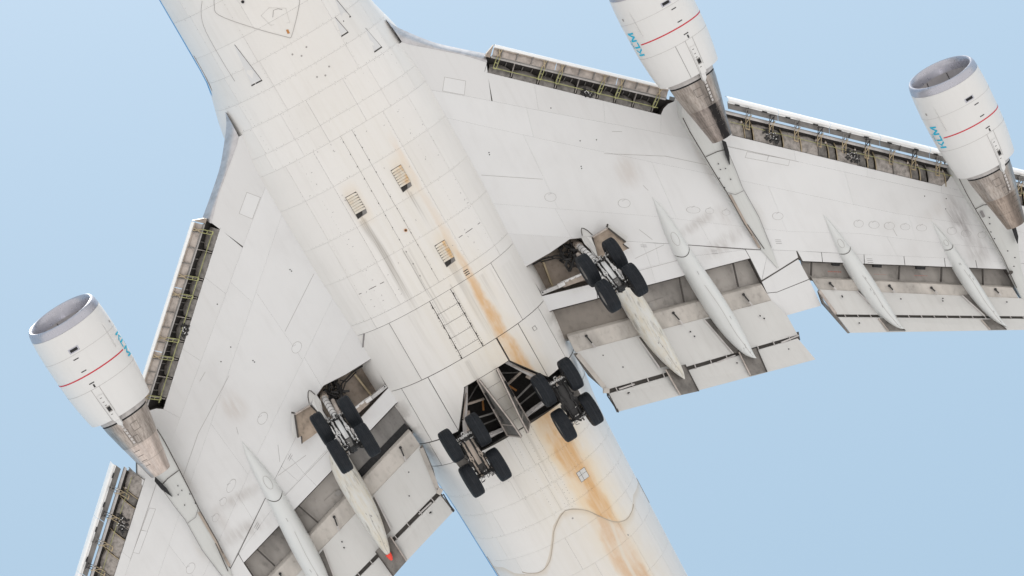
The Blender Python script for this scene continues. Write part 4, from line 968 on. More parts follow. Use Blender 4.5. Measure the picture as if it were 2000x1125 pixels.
    # push rods over the fore flaps and rods in the coves
    for (u0, v0, u1, v1, sp) in ((1145, 656, 1163, 679, 0), (1315, 611, 1334, 633, 0), (1452, 575, 1470, 597, 0), (1621, 553, 1633, 565.5, 0), (1737, 558, 1748, 571, 0), (1819, 562, 1831, 573, 0), (1944, 565, 1955, 577, 0)):
        mb = MB(); p, q = mir(W(u0, v0, -.08), s), mir(W(u1, v1, -.16), s); mb.bar(p, p.lerp(q, .65), .045, .05); mb.tube([p, p+Vector((0, 0, -.03))], .055, 8); mb.build('flap_rod', M['gear'], AIR)
        MB().bar(p.lerp(q, .62), q, .06, .06).build('flap_rod', M['rail'], AIR)
    for (u0, v0, u1, v1) in ((1327, 543, 1336, 590), (1432, 515, 1442, 560), (1585, 513, 1584, 538), (1757, 519, 1755, 546), (1839, 522, 1838, 550), (1919, 525, 1920, 556)):
        MB().bar(mir(W(u0, v0, .12), s), mir(W(u1, v1, .22), s), .05, .08).build('cove_rib', M['seam'], WING)
    for (u0, v0, w) in ((1625, 514, 14), (1705, 517, 16), (1789, 521, 17)):
        MB().bar(mir(W(u0, v0+1, .1), s), mir(W(u0+w, v0+2, .1), s), .14, .12).build('cove_fitting', M['black'], WING)
    # faded red warnings and white placards in the coves
    def redtext(u, v, du, n, slope, z=.36, w=.035):
        for i in range(n):
            x = u; k = 0; random.seed(int(u+i))
            while x < u+du:
                l_ = random.uniform(1.2, 4.0); p, q = mir(W(x, v+i*3.6+(x-u)*slope, z), s), mir(W(min(x+l_, u+du), v+i*3.6+(x+l_-u)*slope, z), s)
                strip([p, q], w, M['placard'], 'warning_text', WING, lift=.004); x += l_+1.0
    redtext(1276, 590, 20, 3, -.25, .34); redtext(1617, 530, 26, 3, .05, .34); redtext(1707, 536, 24, 3, .05, .34); redtext(1786, 538, 26, 3, .05, .34)
    MB().prism(ms(PX([(1268, 590, .33), (1296, 581, .33), (1299, 596, .33), (1270, 603, .33)])), (0, 0, .01)).build('placard', M['cove'], WING)
    MB().prism(ms(PX([(1264, 594, .325), (1274, 591, .325), (1276, 600, .325), (1266, 603, .325)])), (0, 0, .01)).build('placard', M['seamlt'], WING)
    # specks, drain holes and round covers on the flaps
    for (u, v, z) in ((1178, 694, -.1), (1185, 703, -.12), (1485, 617, -.2), (1493, 622, -.2), (1349, 648, -.15), (1357, 657, -.2), (1645, 578, -.2), (1646, 580, -.2), (1760, 584, -.25), (1842, 583, -.2), (1842, 588, -.25), (1967, 590, -.2), (1229, 767, -.62), (1541, 682, -.8), (1440, 709, -.62), (1227, 768, -.62), (1679, 631, -.6), (1217, 717, -.25)):
        c0 = W(u, v, z-.05); MB().prism([mir(c0+Vector((.025*math.cos(k*1.05), .025*math.sin(k*1.05), 0)), s) for k in range(6)], (0, 0, .06)).build('drain_hole', M['black'], fi if u < 1590 else fo)

    # --- canoe fairings
    def canoe(tab, zt, label, joint=None, tip=None, dirty=False, e1=.85, e2=.9):
        """tab: u, v, half width in picture units, depth below the wing plane, keel drop"""
        ctr = []; 
        for (u, v, w, z, d) in tab: ctr.append((W(u, v, z), w/53., d))
        n = len(ctr); fine = []
        for i in range(n-1):
            for j in range(4):
                t = j/4; t2 = t
                fine.append((ctr[i][0].lerp(ctr[i+1][0], t), ctr[i][1]+(ctr[i+1][1]-ctr[i][1])*t2, ctr[i][2]+(ctr[i+1][2]-ctr[i][2])*t2))
        fine.append(ctr[-1])
        # smooth widths
        for _ in range(3):
            fine = [fine[0]]+[(fine[i][0]*.5+(fine[i-1][0]+fine[i+1][0])*.25, (fine[i-1][1]+2*fine[i][1]+fine[i+1][1])/4, (fine[i-1][2]+2*fine[i][2]+fine[i+1][2])/4) for i in range(1, len(fine)-1)]+[fine[-1]]
        mb = MB(); vs = []; K = 14
        for i, (c0, w, d) in enumerate(fine):
            a_ = fine[max(0, i-1)][0]; e_ = fine[min(len(fine)-1, i+1)][0]; t = (e_-a_); t.z = 0; t.normalize(); lat = Vector((-t.y, t.x, 0))
            for k in range(K+1):
                th = math.pi*k/K; cx = math.cos(th); sx = math.sin(th)
                yy = math.copysign(abs(cx)**e1, cx)*w; zz = -abs(sx)**e2*d
                p = c0+lat*yy+Vector((0, 0, zz+d*.35)); vs.append(mir(p, s))
            vs.append(mir(c0+Vector((0, 0, .42)), s))
        m = K+2; fs = []
        for i in range(len(fine)-1):
            for k in range(m): fs.append((i*m+k, i*m+(k+1) % m, (i+1)*m+(k+1) % m, (i+1)*m+k))
        mb.add(vs, fs); o = mb.build('flap_track_fairing', M['canoedirty' if dirty else 'canoe'], AIR, smooth=True)
        if label: o['label'] = label
        def bot(f, x, lift=.006):
            """point on the underside at fraction f along and x (-1..1) across"""
            i = min(len(fine)-2, int(f*(len(fine)-1))); t = f*(len(fine)-1)-i
            c0 = fine[i][0].lerp(fine[i+1][0], t); w = fine[i][1]+(fine[i+1][1]-fine[i][1])*t; d = fine[i][2]+(fine[i+1][2]-fine[i][2])*t
            tt = (fine[i+1][0]-fine[i][0]); tt.z = 0; tt.normalize(); lat = Vector((-tt.y, tt.x, 0))
            sx = math.sqrt(max(0, 1-abs(x)**(2/e1))); return mir(c0+lat*x*w+Vector((0, 0, -sx**e2*d+d*.35-lift)), s)
        if joint:
            strip([bot(joint+.02*(1-x*x)*1.2, x, .008) for x in [k/8-1 for k in range(17)]], .028, M['seam'], 'joint_seam', o, lift=0)
            ov = [bot(joint-.055+.028*math.sin(t), .1+.42*math.cos(t), .008) for t in [k*math.pi/9 for k in range(18)]]
            strip(ov, .012, M['seamlt'], 'cover_seam', o, closed=True, lift=0)
        for i in range(7):
            f = random.uniform(.45, .9); x = random.uniform(-.4, .4); strip([bot(f, x, .007), bot(f+.012, x+.03, .007)], .014, M['ink'], 'stencil_mark', o, lift=0)
        strip([bot(f/30, .0+.05*math.sin(f), .005) for f in range(15, 28)], .012, M['seamlt'], 'keel_seam', o, lift=0)
        if tip:
            k = [bot(f, x, .01) for f, x in ((.955, -1), (.955, -.4), (.955, .4), (.955, 1), (.995, .9), (1, 0), (.995, -.9))]
            c0 = fine[-1][0]; mb = MB(); ws = fine[-4][1]*1.25; base = fine[-4][0]; t = (fine[-1][0]-base).normalized(); lat = Vector((-t.y, t.x, 0)).normalized()
            rings = [(0, 1.0), (.10, .92), (.20, .7), (.28, .35)]; vs = []
            for (dd, q) in rings: vs += [mir(base+t*dd+lat*ws*q*math.cos(a_)+Vector((0, 0, math.sin(a_)*ws*q-.02)), s) for a_ in [j*math.pi/6 for j in range(12)]]
            mb.add(vs, [(i*12+j, i*12+(j+1) % 12, (i+1)*12+(j+1) % 12, (i+1)*12+j) for i in range(3) for j in range(12)]+[tuple(range(36, 48))])
            mb.build('fairing_tip', M['redtip'], o, smooth=True, label='red end cap')
        return o
    canoe([(1196, 540, 8, -.05, .25), (1206, 552, 15, -.1, .35), (1230, 578, 22, -.15, .5), (1256, 622, 23.5, -.28, .6), (1281, 662, 21, -.42, .6), (1303, 694, 16, -.6, .5), (1322, 719, 10, -.8, .35), (1331, 731, 6, -.9, .2), (1337, 740, 1, -1.0, .05)], 0,
          'dirty innermost flap fairing behind the %s wing gear' % side_w + (', with a red tail tip' if s < 0 else ''), None, s < 0, True, .7, .62)
    canoe([(1274, 385, .3, .0, .02), (1283, 400, 4.5, .0, .10), (1292, 416, 9, .0, .22), (1309, 449, 14.5, -.03, .35), (1331, 491, 18, -.06, .45), (1352, 524, 19.5, -.1, .55), (1390, 583, 22.5, -.28, .65), (1421, 631, 21, -.48, .62), (1443, 663, 16, -.62, .5), (1461, 687, 9.5, -.8, .3), (1471, 696, 4, -.9, .15), (1477, 699, .6, -.95, .04)], 0,
          'long smooth flap fairing between the inboard engine and the %s wing gear' % side_w, .36)
    canoe([(1608, 419, .3, 0, .02), (1616, 432, 3.8, 0, .1), (1627, 451, 8.5, 0, .2), (1645, 482, 13.5, -.03, .35), (1657, 501, 16, -.06, .42), (1679, 535, 18.5, -.12, .52), (1703, 572, 18.5, -.28, .56), (1727, 607, 15.5, -.45, .5), (1746, 629, 9.5, -.6, .3), (1758, 639, 4, -.7, .14), (1766, 642, .6, -.75, .04)], 0,
          'smooth flap fairing outboard of the inboard engine on the %s wing' % side_w, .33)
    canoe([(1819, 431, .3, 0, .02), (1827, 444, 3.2, 0, .1), (1836, 458, 6.8, 0, .18), (1849, 478, 10.5, -.03, .3), (1857, 491, 12.2, -.05, .36), (1877, 524, 14.6, -.1, .46), (1900, 559, 15.4, -.26, .5), (1924, 594, 13, -.43, .42), (1943, 618, 8.5, -.58, .27), (1956, 631, 4, -.68, .14), (1966, 637, .6, -.73, .04)], 0,
          'outermost flap fairing beside the outboard engine of the %s wing' % side_w, .33)

# ------------------------------------------------------------------ engines
def letters(txt):
    """strokes of K, L, M as polygons in a unit-high box: (advance, [polygons])"""
    G_ = {'K': (.86, [[(0, 0), (.2, 0), (.2, 1), (0, 1)], [(.2, .42), (.30, .60), (.60, 1), (.84, 1), (.46, .52), (.2, .42)], [(.30, .60), (.46, .62), (.88, 0), (.63, 0)]]),
          'L': (.72, [[(0, 0), (.2, 0), (.2, 1), (0, 1)], [(.2, 0), (.66, 0), (.66, .2), (.2, .2)]]),
          'M': (1.1, [[(0, 0), (.2, 0), (.2, 1), (0, 1)], [(.2, 1), (.2, .62), (.45, .05), (.60, .05), (.52, .38)], [(.85, 1), (.85, .62), (.60, .05), (.45, .05), (.52, .38)], [(.85, 0), (1.05, 0), (1.05, 1), (.85, 1)]])}
    return [G_[c] for c in txt]
OUTER = [(0, 1.225), (.012, 1.255), (.05, 1.287), (.14, 1.318), (.33, 1.345), (.8, 1.375), (1.27, 1.385), (2.1, 1.367), (2.65, 1.345), (3.0, 1.315), (3.4, 1.268), (3.94, 1.185)]
def orad(d): return interp(d, [p[0] for p in OUTER], [p[1] for p in OUTER])
def cant(x, y, z):
    w = max(0., 1+x/1.25); return Vector((x+.115*z*w, y, z))       # the inlet face leans forward at the top
def engine(loc, toe, s, label, ca, cb, soot, wind=0):
    """s = +1 for the left wing; local -x is aft"""
    def on(d, a, lift=.0): r = orad(d)+lift; return cant(-d, r*math.sin(a), -r*math.cos(a))
    core = mk_core('core cowl metal', (.46, .41, .37), (.17, .145, .13), soot*.55, s); nozm = mk_core('nozzle metal', ca, cb, soot, s)
    mb = MB(); seg = 64
    prof = [p for p in OUTER if p[0] >= .33]; prof = [(.33, 1.335)]+prof+[(3.955, 1.175), (3.94, 1.155), (3.4, 1.19), (2.6, 1.2)]
    mb.lathe(prof, seg, cant); E = mb.build('engine', M['cowl'], AIR, smooth=True, label=label)
    E.location = loc; E.rotation_euler = (0, 0, toe)
    lipm = M['lip']
    mb = MB(); mb.lathe([(.322, 1.345), (.14, 1.318), (.05, 1.287), (.012, 1.255), (0, 1.225), (.015, 1.19), (.07, 1.155), (.2, 1.125), (.42, 1.112)], seg, cant); mb.build('inlet_lip', lipm, E, smooth=True)
    mb = MB(); mb.lathe([(.42, 1.108), (.9, 1.13), (1.45, 1.17)], seg, cant); mb.build('inlet_duct', M['duct'], E, smooth=True)
    for k in range(8):
        a = k*math.pi/4+.3; mb = MB(); mb.bar(cant(-.45, 1.1*math.sin(a), -1.1*math.cos(a)), cant(-1.4, 1.15*math.sin(a), -1.15*math.cos(a)), .02, .02); mb.build('duct_seam', M['dark'], E)
    mb = MB(); mb.lathe([(1.46, 1.17), (1.5, .0)], 40); mb.build('fan_disc', M['dark'], E)
    mb = MB()
    for k in range(38):
        a = 2*math.pi*k/38; c, q = math.cos(a), math.sin(a); e = a+.10
        mb.add([(-1.30, .30*q, -.30*c), (-1.44, .30*math.sin(e+.15), -.30*math.cos(e+.15)), (-1.42, 1.15*math.sin(e), -1.15*math.cos(e)), (-1.30, 1.15*q, -1.15*c)], [(0, 1, 2, 3)])
    mb.build('fan', M['duct'], E, recalc=False)
    mb = MB(); mb.lathe([(.85, .0), (.9, .07), (1.1, .2), (1.32, .31), (1.44, .33)], 24); mb.build('spinner', M['duct'], E, smooth=True)
    # fan nozzle interior and core cowl
    mb = MB(); mb.lathe([(2.6, 1.19), (2.7, .95)], 40); mb.build('fan_exit', M['black'], E)
    mb = MB(); mb.lathe([(2.7, .98), (3.94, .925), (4.16, .888)], seg); mb.build('core_ring', M['rail'], E, smooth=True)
    mb = MB(); mb.lathe([(4.16, .876), (4.22, .872), (4.23, .866)], seg); mb.build('core_seam', M['black'], E)
    mb = MB(); mb.lathe([(4.22, .880), (4.5, .842), (5.25, .690), (5.26, .675), (4.3, .8)], seg); mb.build('core_cowl', core, E, smooth=True)
    mb = MB(); mb.lathe([(5.24, .672), (5.26, .682), (5.6, .605), (6.2, .478), (6.64, .392), (6.645, .375), (6.2, .40), (5.6, .45)], seg); mb.build('exhaust_nozzle', nozm, E, smooth=True)
    mb = MB(); mb.lathe([(5.6, .45), (5.62, .0)], 24); mb.build('exhaust_plug', M['black'], E)
    for d, r, w in ((5.95, .531, .006),):
        mb = MB(); mb.lathe([(d, r+.004), (d+w, r+.003)], seg); mb.build('ring_seam', M['seam'], E)
    def patch(d0, d1, a0, a1, mat, name, lift=.006, rad=None, n=3):
        rf = rad or orad; vs = []; n = max(2, int(abs(d1-d0)/.25)); m = max(2, int(abs(a1-a0)/.08))
        for i in range(n+1):
            d = d0+(d1-d0)*i/n
            for j in range(m+1):
                a = (a0+(a1-a0)*j/m); r = rf(d)+lift; vs.append(cant(-d, r*math.sin(a), -r*math.cos(a)))
        return MB().add(vs, [(i*(m+1)+j, i*(m+1)+j+1, (i+1)*(m+1)+j+1, (i+1)*(m+1)+j) for i in range(n) for j in range(m)]).build(name, mat, E, smooth=True, recalc=False)
    crad = lambda d: interp(d, [3.9, 4.22, 4.5, 5.25, 5.26, 5.6, 6.2, 6.64], [.935, .884, .846, .694, .686, .608, .481, .395])
    for d, w in ((1.27, .007), (2.65, .009)): patch(d, d+w, R(-150), R(150), M['seamlt'], 'cowl_seam', .004)
    patch(2.09, 2.135, R(-95) if s < 0 else R(-62), R(62) if s < 0 else R(95), M['red'], 'red_stripe', .005)
    A0 = R(12)*s                                                     # service line, slightly outboard of the bottom
    da = lambda w: w/1.36
    # drain port, vents, latch beam
    patch(1.00 if wind else 1.02, 1.20, A0-da(.22)-(.10*s), A0+da(.16)-(.10*s), M['lip'], 'vent_frame', .005); patch(1.04, 1.16, A0-da(.17)-(.10*s), A0+da(.11)-(.10*s), M['black'], 'vent', .009)
    for d in (1.42, 1.92, 2.42): patch(d, d+.035, A0-da(.10), A0+da(.10), M['black'], 'vent_slot', .006)
    patch(2.50, 2.62, A0-da(.03)+.02, A0+da(.03)+.02, M['gear'], 'drain_port', .007)
    patch(2.66, 3.95, A0-da(.17), A0-da(.155), M['seamlt'], 'cowl_seam', .005); patch(2.66, 3.7, A0+da(.15), A0+da(.165), M['seamlt'], 'cowl_seam', .005)
    patch(2.95, 4.02, A0-da(.11), A0+da(.13), M['cowl'], 'latch_beam', .018); patch(3.42, 3.66, A0-da(.07), A0+da(.10), M['seamlt'], 'latch_panel', .021); patch(3.46, 3.62, A0-da(.05), A0+da(.08), M['black'], 'latch_opening', .024)
    for d in (3.05, 3.22, 3.36, 3.75, 3.88): patch(d, d+.02, A0-da(.06), A0+da(.02), M['seam'], 'latch', .022)
    mb = MB(); r0, r1 = orad(3.85)+.02, 1.12; wv = .10
    P_ = [(-3.80, -wv, -r0), (-3.80, wv, -r0), (-4.22, wv*.8, -r1+.06), (-4.36, 0, -r1+.16), (-4.22, -wv*.8, -r1+.06)]
    rot = Matrix.Rotation(A0, 3, 'X'); mb.prism([rot @ Vector(p) for p in P_], rot @ Vector((0, 0, .14))); mb.build('drain_mast', M['cowl'], E)
    if s > 0 or True:
        if loc[1] > 0 and loc[1] < 15: patch(2.67, 3.94, A0-.42, A0-.41, M['seam'], 'cowl_seam', .005)
    # access doors and streaky strips on the core
    for d0, d1, a0, a1 in ((4.45, 4.75, -.38, -.05), (4.55, 5.15, .16, .34), (4.9, 5.2, -.10, .12)):
        for (p, q) in (((d0, d1), (a0, a0+.012)), ((d0, d1), (a1, a1+.012)), ((d0, d0+.012), (a0, a1)), ((d1, d1+.012), (a0, a1))):
            patch(p[0], p[1], q[0]*s, q[1]*s, M['seam'], 'door_seam', .004, crad)
    for k in range(6):
        d = 4.35+k*.14; patch(d, d+.10, (.20)*s, (.31)*s, M['rail'], 'core_latch', .010, crad)
    for k in range(4):
        d = 5.45+k*.22; patch(d, d+.015, (.25)*s, (.65)*s, M['seam'], 'ring_seam', .004, crad)
    # lettering on the inboard side; text reads aft to forward on left-wing engines, forward to aft on right-wing ones
    H = .34; ac = R(66); x = 0; ins = -s; dstart = 2.52 if s > 0 else 1.52
    k_ = 0
    for adv, polys in letters('KLM'):
        mb = MB()
        for pl in polys:
            vs = []; fs = []
            bm = bmesh.new(); vv = [bm.verts.new((px_, py_, 0)) for px_, py_ in pl]; bm.faces.new(vv)
            for c_ in (.25, .5, .75): bmesh.ops.bisect_plane(bm, geom=bm.verts[:]+bm.edges[:]+bm.faces[:], plane_co=(0, c_, 0), plane_no=(0, 1, 0))
            bmesh.ops.triangulate(bm, faces=bm.faces[:]); bm.verts.index_update()
            for v in bm.verts:
                d = dstart+(-1 if s > 0 else 1)*(x+v.co.x)*H; a = (ac+(v.co.y*H*1.12)/1.37)*ins; vs.append(on(d, a, .005+.0004*k_))
            fs = [tuple(v.index for v in f.verts) for f in bm.faces]; bm.free(); mb.add(vs, fs); k_ += 1
        mb.build('lettering', M['cyan'], E, recalc=False); x += adv+.06
    # small crown of dots above the letters
    mb = MB(); dm = dstart+(-1 if s > 0 else 1)*1.4*H
    for (dx, dy, w_, h_) in ((-.16, 0, .32, .03), (-.15, .05, .04, .04), (-.05, .06, .04, .04), (.05, .06, .04, .04), (.12, .05, .04, .04), (-.03, .11, .06, .05)):
        vs = [on(dm+dx+i*w_, (ac+(H*1.12+.07+dy+j*h_)/1.37)*ins, .006) for i in (0, 1) for j in (0, 1)]; mb.add(vs, [(0, 1, 3, 2)])
    mb.build('crown_emblem', M['cyan'], E, recalc=False)
    dm = 1.0
    patch(dm, dm+.1, (ac+.1)*ins, (ac+.17)*ins, M['seamlt'], 'stencil_mark', .005)
    # strake on the inboard shoulder
    mb = MB(); mb.prism([on(.8, R(52)*ins, .002), on(1.9, R(50)*ins, .002), on(1.8, R(50)*ins, .05), on(1.1, R(51)*ins, .03)], (0, .004, .012)); mb.build('strake', M['cowl'], E)
    return E
engine((8.50, 11.86, 2.5), R(1.1), 1, 'left inboard engine, its nozzle blackened by a broad soot streak', (.36, .31, .28), (.13, .11, .10), .98)
engine((8.50, -11.86, 2.5), R(-1.1), -1, 'right inboard engine with a clean bare metal nozzle', (.62, .54, .49), (.40, .33, .29), 0., 1)
engine((-.60, 20.64, 4.2), R(.6), 1, 'left outboard engine, open inlet in full view, brown streaked nozzle', (.40, .33, .28), (.14, .11, .09), .55)
# pylons
def pylon(secs, s, label, slit, z=None):
    """secs: left u, v and right u, v at wing level, z offset there, z offset of the flat bottom, inset"""
    vs = []; mb = MB()
    for (u0, v0, u1, v1, zt, zb_) in secs:
        a, c = W(u0, v0, zb_), W(u1, v1, zb_); vs += [mir(p, s) for p in (a+Vector((0, 0, zt-zb_)), a, a.lerp(c, .12)-Vector((0, 0, .03)), a.lerp(c, .88)-Vector((0, 0, .03)), c, c+Vector((0, 0, zt-zb_)))]
    n = len(secs); mb.add(vs, [(i*6+k, i*6+k+1, (i+1)*6+k+1, (i+1)*6+k) for i in range(n-1) for k in range(5)]+[tuple(range(6)), tuple((n-1)*6+k for k in range(6))])
    o = mb.build('pylon', M['pylon'], AIR, smooth=True, label=label)
    mb = MB(); mb.prism([mir(W(*q), s) for q in slit], (0, 0, .06)); mb.build('heat_shield', M['black'], o)
    return o
for s in (1, -1):
    o = pylon([(1330, 192, 1362, 176, .05, -.55), (1331, 204, 1368, 184, .1, -.7), (1334, 232, 1376, 208, .2, -.66), (1346, 256, 1392, 236, .2, -.6), (1376, 306, 1420, 290, .2, -.48), (1397, 341, 1438, 333, .2, -.36), (1419, 376, 1449, 365, .2, -.26), (1453, 437, 1482, 424, .15, -.14), (1485, 486, 1507, 484, .1, -.05), (1518, 524, 1521, 523, .05, -.015)], s,
              'tapering pylon fairing behind the %s inboard engine' % ('left' if s > 0 else 'right'), [(1410, 273, -.70), (1418, 277, -.70), (1424, 297, -.55), (1426, 322, -.5), (1418, 303, -.62)])
    def wl_(l, w, mat, name='pylon_seam'):
        strip([mir(W(*q), s) for q in l], w, M[mat], name, o, lift=.05)
    wl_([(1333, 230, -.68), (1346, 256, -.6), (1376, 306, -.48), (1397, 341, -.36), (1419, 376, -.26), (1453, 437, -.14), (1485, 486, -.05)], .035, 'seam'); wl_([(1378, 306, -.5), (1400, 296, -.5), (1420, 291, -.5)], .03, 'seam')
    wl_([(1423, 300, -.5), (1437, 333, -.38), (1449, 365, -.27), (1482, 424, -.15), (1506, 484, -.06)], .02, 'ink'); wl_([(1421, 376, -.27), (1436, 380, -.27), (1452, 372, -.27)], .02, 'ink')
    wl_([(1425, 380, -.25), (1455, 436, -.14), (1483, 484, -.06)], .10, 'tan', 'grime_line'); wl_([(1459, 438, -.15), (1492, 486, -.06)], .03, 'seam')
    for (u, v) in ((1403, 320), (1407, 331), (1417, 329), (1405, 348), (1427, 350), (1415, 366)):
        c0 = W(u, v, -.46 if v < 335 else -.36); MB().prism([mir(c0+Vector((.026*math.cos(k*1.05), .018*math.sin(k*1.05), -.04)), s) for k in range(6)], (0, 0, .05)).build('drain_hole', M['black'], o)
    o = pylon([(1862, 322, 1900, 306, .3, -.55), (1866, 336, 1912, 320, .3, -.75), (1887, 378, 1938, 366, .2, -.55), (1904, 408, 1962, 404, .2, -.45), (1928, 449, 1986, 452, .2, -.36), (1943, 476, 1991, 496, .2, -.28), (1958, 503, 1995, 525, .15, -.2), (1985, 562, 2006, 566, .1, -.08), (2004, 600, 2012, 600, .05, -.02)], s,
              'tapering pylon fairing behind the %s outboard engine' % ('left' if s > 0 else 'right'), [(1975, 440, -.75), (1984, 443, -.75), (1989, 462, -.55), (1988, 476, -.5), (1981, 458, -.62)])
    wl_([(1867, 338, -.77), (1887, 378, -.57), (1904, 408, -.47), (1928, 449, -.38), (1943, 476, -.3), (1958, 503, -.22), (1985, 562, -.1)], .03, 'seam'); wl_([(1904, 408, -.47), (1920, 400, -.5), (1936, 399, -.5)], .03, 'seam')
    wl_([(1915, 412, -.47), (1921, 424, -.45)], .12, 'ink', 'grille')
    for (u, v) in ((1932, 425), (1933, 437), (1935, 453), (1942, 466), (1968, 490), (1980, 520), (1982, 503)):
        c0 = W(u, v, -.44); MB().prism([mir(c0+Vector((.024*math.cos(k*1.05), .024*math.sin(k*1.05), -.04)), s) for k in range(6)], (0, 0, .05)).build('drain_hole', M['black'], o)
    c0 = W(1974, 532, -.24); MB().prism([mir(c0+Vector((.07*math.cos(k*.63), .09*math.sin(k*.63), -.04)), s) for k in range(10)], (0, 0, .05)).build('drain_hole', M['seam'], o)

# ------------------------------------------------------------------ landing gear
def tyre_mesh():
    half = [(.20, .27), (.215, .33), (.232, .42), (.236, .48), (.226, .54), (.203, .588), (.170, .612)]
    mid = [(.150, .617), (.145, .600), (.135, .600), (.130, .619), (.068, .622), (.064, .603), (.054, .603), (.050, .623)]
    prof = [(-y, r) for y, r in half]+[(-y, r) for y, r in mid]+[(y, r) for y, r in reversed(mid)]+[(y, r) for y, r in reversed(half)]
    mb = MB(); seg = 56; n = len(prof); vs = []
    for k in range(seg):
        a = 2*math.pi*k/seg
        vs += [(r*math.cos(a), y, r*math.sin(a)) for y, r in prof]
    mb.add(vs, [(k*n+i, k*n+i+1, ((k+1) % seg)*n+i+1, ((k+1) % seg)*n+i) for k in range(seg) for i in range(n-1)]); return mb
def hub_mesh():
    prof = [(-.20, .285), (-.19, .25), (-.12, .22), (-.10, .12), (-.16, .10), (-.17, 0)]
    prof = prof+[(-y, r) for y, r in reversed(prof)]; mb = MB(); seg = 28; n = len(prof); vs = []
    for k in range(seg):
        a = 2*math.pi*k/seg; vs += [(r*math.cos(a), y, r*math.sin(a)) for y, r in prof]
    mb.add(vs, [(k*n+i, k*n+i+1, ((k+1) % seg)*n+i+1, ((k+1) % seg)*n+i) for k in range(seg) for i in range(n-1)]); return mb
TY = HB = None
def gear(name, x, y, z, pitch, s, beam, rodm, label, strut_top, seed, bright):
    """four-wheel truck; built in its own frame, nose-up by pitch"""
    global TY, HB
    G = MB()
    # beam: deep box, narrower at the pivot
    for sx in (1, -1):
        G.prism([(sx*.80, -.10, -.12), (sx*.80, .10, -.12), (sx*.1, .14, -.17), (sx*.1, -.14, -.17)][::sx], (0, 0, .26))
    G.prism([(.1, -.14, -.17), (.1, .14, -.17), (-.1, .14, -.17), (-.1, -.14, -.17)], (0, 0, .34))
    o = G.build(name, M['gear'], AIR, label=label); o.location = (x, y*s, z); o.rotation_euler = (0, -pitch, 0)
    MB().prism([(.62, -.075, -.155), (.62, .075, -.155), (.05, .085, -.195), (-.33, .075, -.175), (-.33, -.075, -.175), (.05, -.085, -.195)], (0, 0, .02)).build('beam_plate', beam, o)
    MB().prism([(-.37, -.09, -.165), (-.37, .09, -.165), (-.72, .07, -.14), (-.72, -.07, -.14)], (0, 0, .02)).build('beam_plate', M['slatgrey'] if bright else M['gear'], o)
    MB().prism([(.72, -.27, -.06), (.72, .27, -.06), (-.74, .27, -.06), (-.74, -.27, -.06)], (0, 0, .05)).build('torsion_plate', M['gear'], o)
    for sx in (1, -1):
        mb = MB(); mb.tube([(sx*.735, -.52, 0), (sx*.735, .52, 0)], .075, 12); mb.build('axle', M['gear'], o)
        for sy in (1, -1):
            if TY is None:
                t = tyre_mesh().build('tyre', M['tyre'], o, smooth=True); h = hub_mesh().build('wheel_rim', M['slatgrey'], o, smooth=True); TY, HB = t, h
            else:
                t = TY.copy(); h = HB.copy()
                for q in (t, h): COL.objects.link(q); q.parent = o
                t.name = 'tyre'; h.name = 'wheel_rim'
            ra = random.uniform(0, 6.28)
            for q in (t, h): q.location = (sx*.735, sy*.558, 0); q.rotation_euler = (0, ra, 0)
            mb = MB(); mb.tube([(sx*.735, sy*.30, 0), (sx*.735, sy*.42, 0)], .20, 18); mb.build('brake_unit', M['gear'], o)
    # brake equaliser rods, torque links, lugs and hoses
    for sy in (1, -1):
        mb = MB(); yy = sy*.185
        mb.tube([(.66, yy, -.19), (.25, yy, -.22)], .030, 8); mb.tube([(.25, yy, -.22), (.12, yy, -.23)], .048, 8); mb.tube([(-.15, yy, -.23), (-.62, yy, -.2)], .030, 8)
        mb.tube([(-.38, yy, -.215), (-.46, yy, -.21)], .045, 8); mb.tube([(.50, yy, -.205), (.58, yy, -.20)], .045, 8)
        mb.build('brake_rod', rodm, o)
        mb = MB(); ring = [(.12, yy-.015, -.24), (.04, yy-.05, -.25), (-.06, yy-.05, -.25), (-.14, yy, -.24), (-.06, yy+.05, -.25), (.04, yy+.05, -.25), (.12, yy+.015, -.24)]
        mb.tube(ring, .022, 6); mb.tube([(.05, yy-.03, -.24), (-.05, yy+.03, -.24)], .03, 6); mb.build('rod_yoke', rodm, o)
        mb = MB(); mb.prism([(-.02, sy*.25, -.15), (-.04, sy*.32, -.14), (-.14, sy*.35, -.12), (-.34, sy*.29, -.12), (-.26, sy*.24, -.13)], (0, 0, .03)); mb.build('beam_web', M['rail'] if bright else M['gear'], o)
    random.seed(seed); mb = MB(); mb2 = MB(); mb3 = MB()
    for i in range(120):
        e = random.choice((.735, -.735, .735, -.735, 0, -.55)); px_ = e+random.gauss(0, .11); py_ = random.uniform(-.36, .36); pz_ = random.uniform(-.20, .06)
        d = Vector((random.uniform(-1, 1), random.uniform(-1, 1), random.uniform(-.4, .4))).normalized()*random.uniform(.05, .16)
        (mb if random.random() < .80 else mb2 if random.random() < (.75 if bright else .45) else mb3).tube([Vector((px_, py_, pz_)), Vector((px_, py_, pz_))+d], random.uniform(.010, .032), 6)
    for i in range(26):
        px_ = random.choice((-.78, -.62, .8, .66)); py_ = random.uniform(-.30, .30); mb2.tube([(px_, py_, -.2-random.uniform(0, .05)), (px_, py_, -.27)], random.uniform(.010, .022), 6)
    for i in range(10):                                            # looping hoses
        x0 = random.choice((.7, -.7, -.8)); y0 = random.uniform(-.3, .3)
        mb.tube(smooth_path([(x0, y0, -.12), (x0+random.uniform(-.1, .1), y0+random.uniform(-.1, .1), -.27), (x0+random.uniform(-.25, .25), y0+random.uniform(-.15, .15), -.22), (x0+random.uniform(-.3, .3), y0*.5, -.1)], 4), .010, 5)
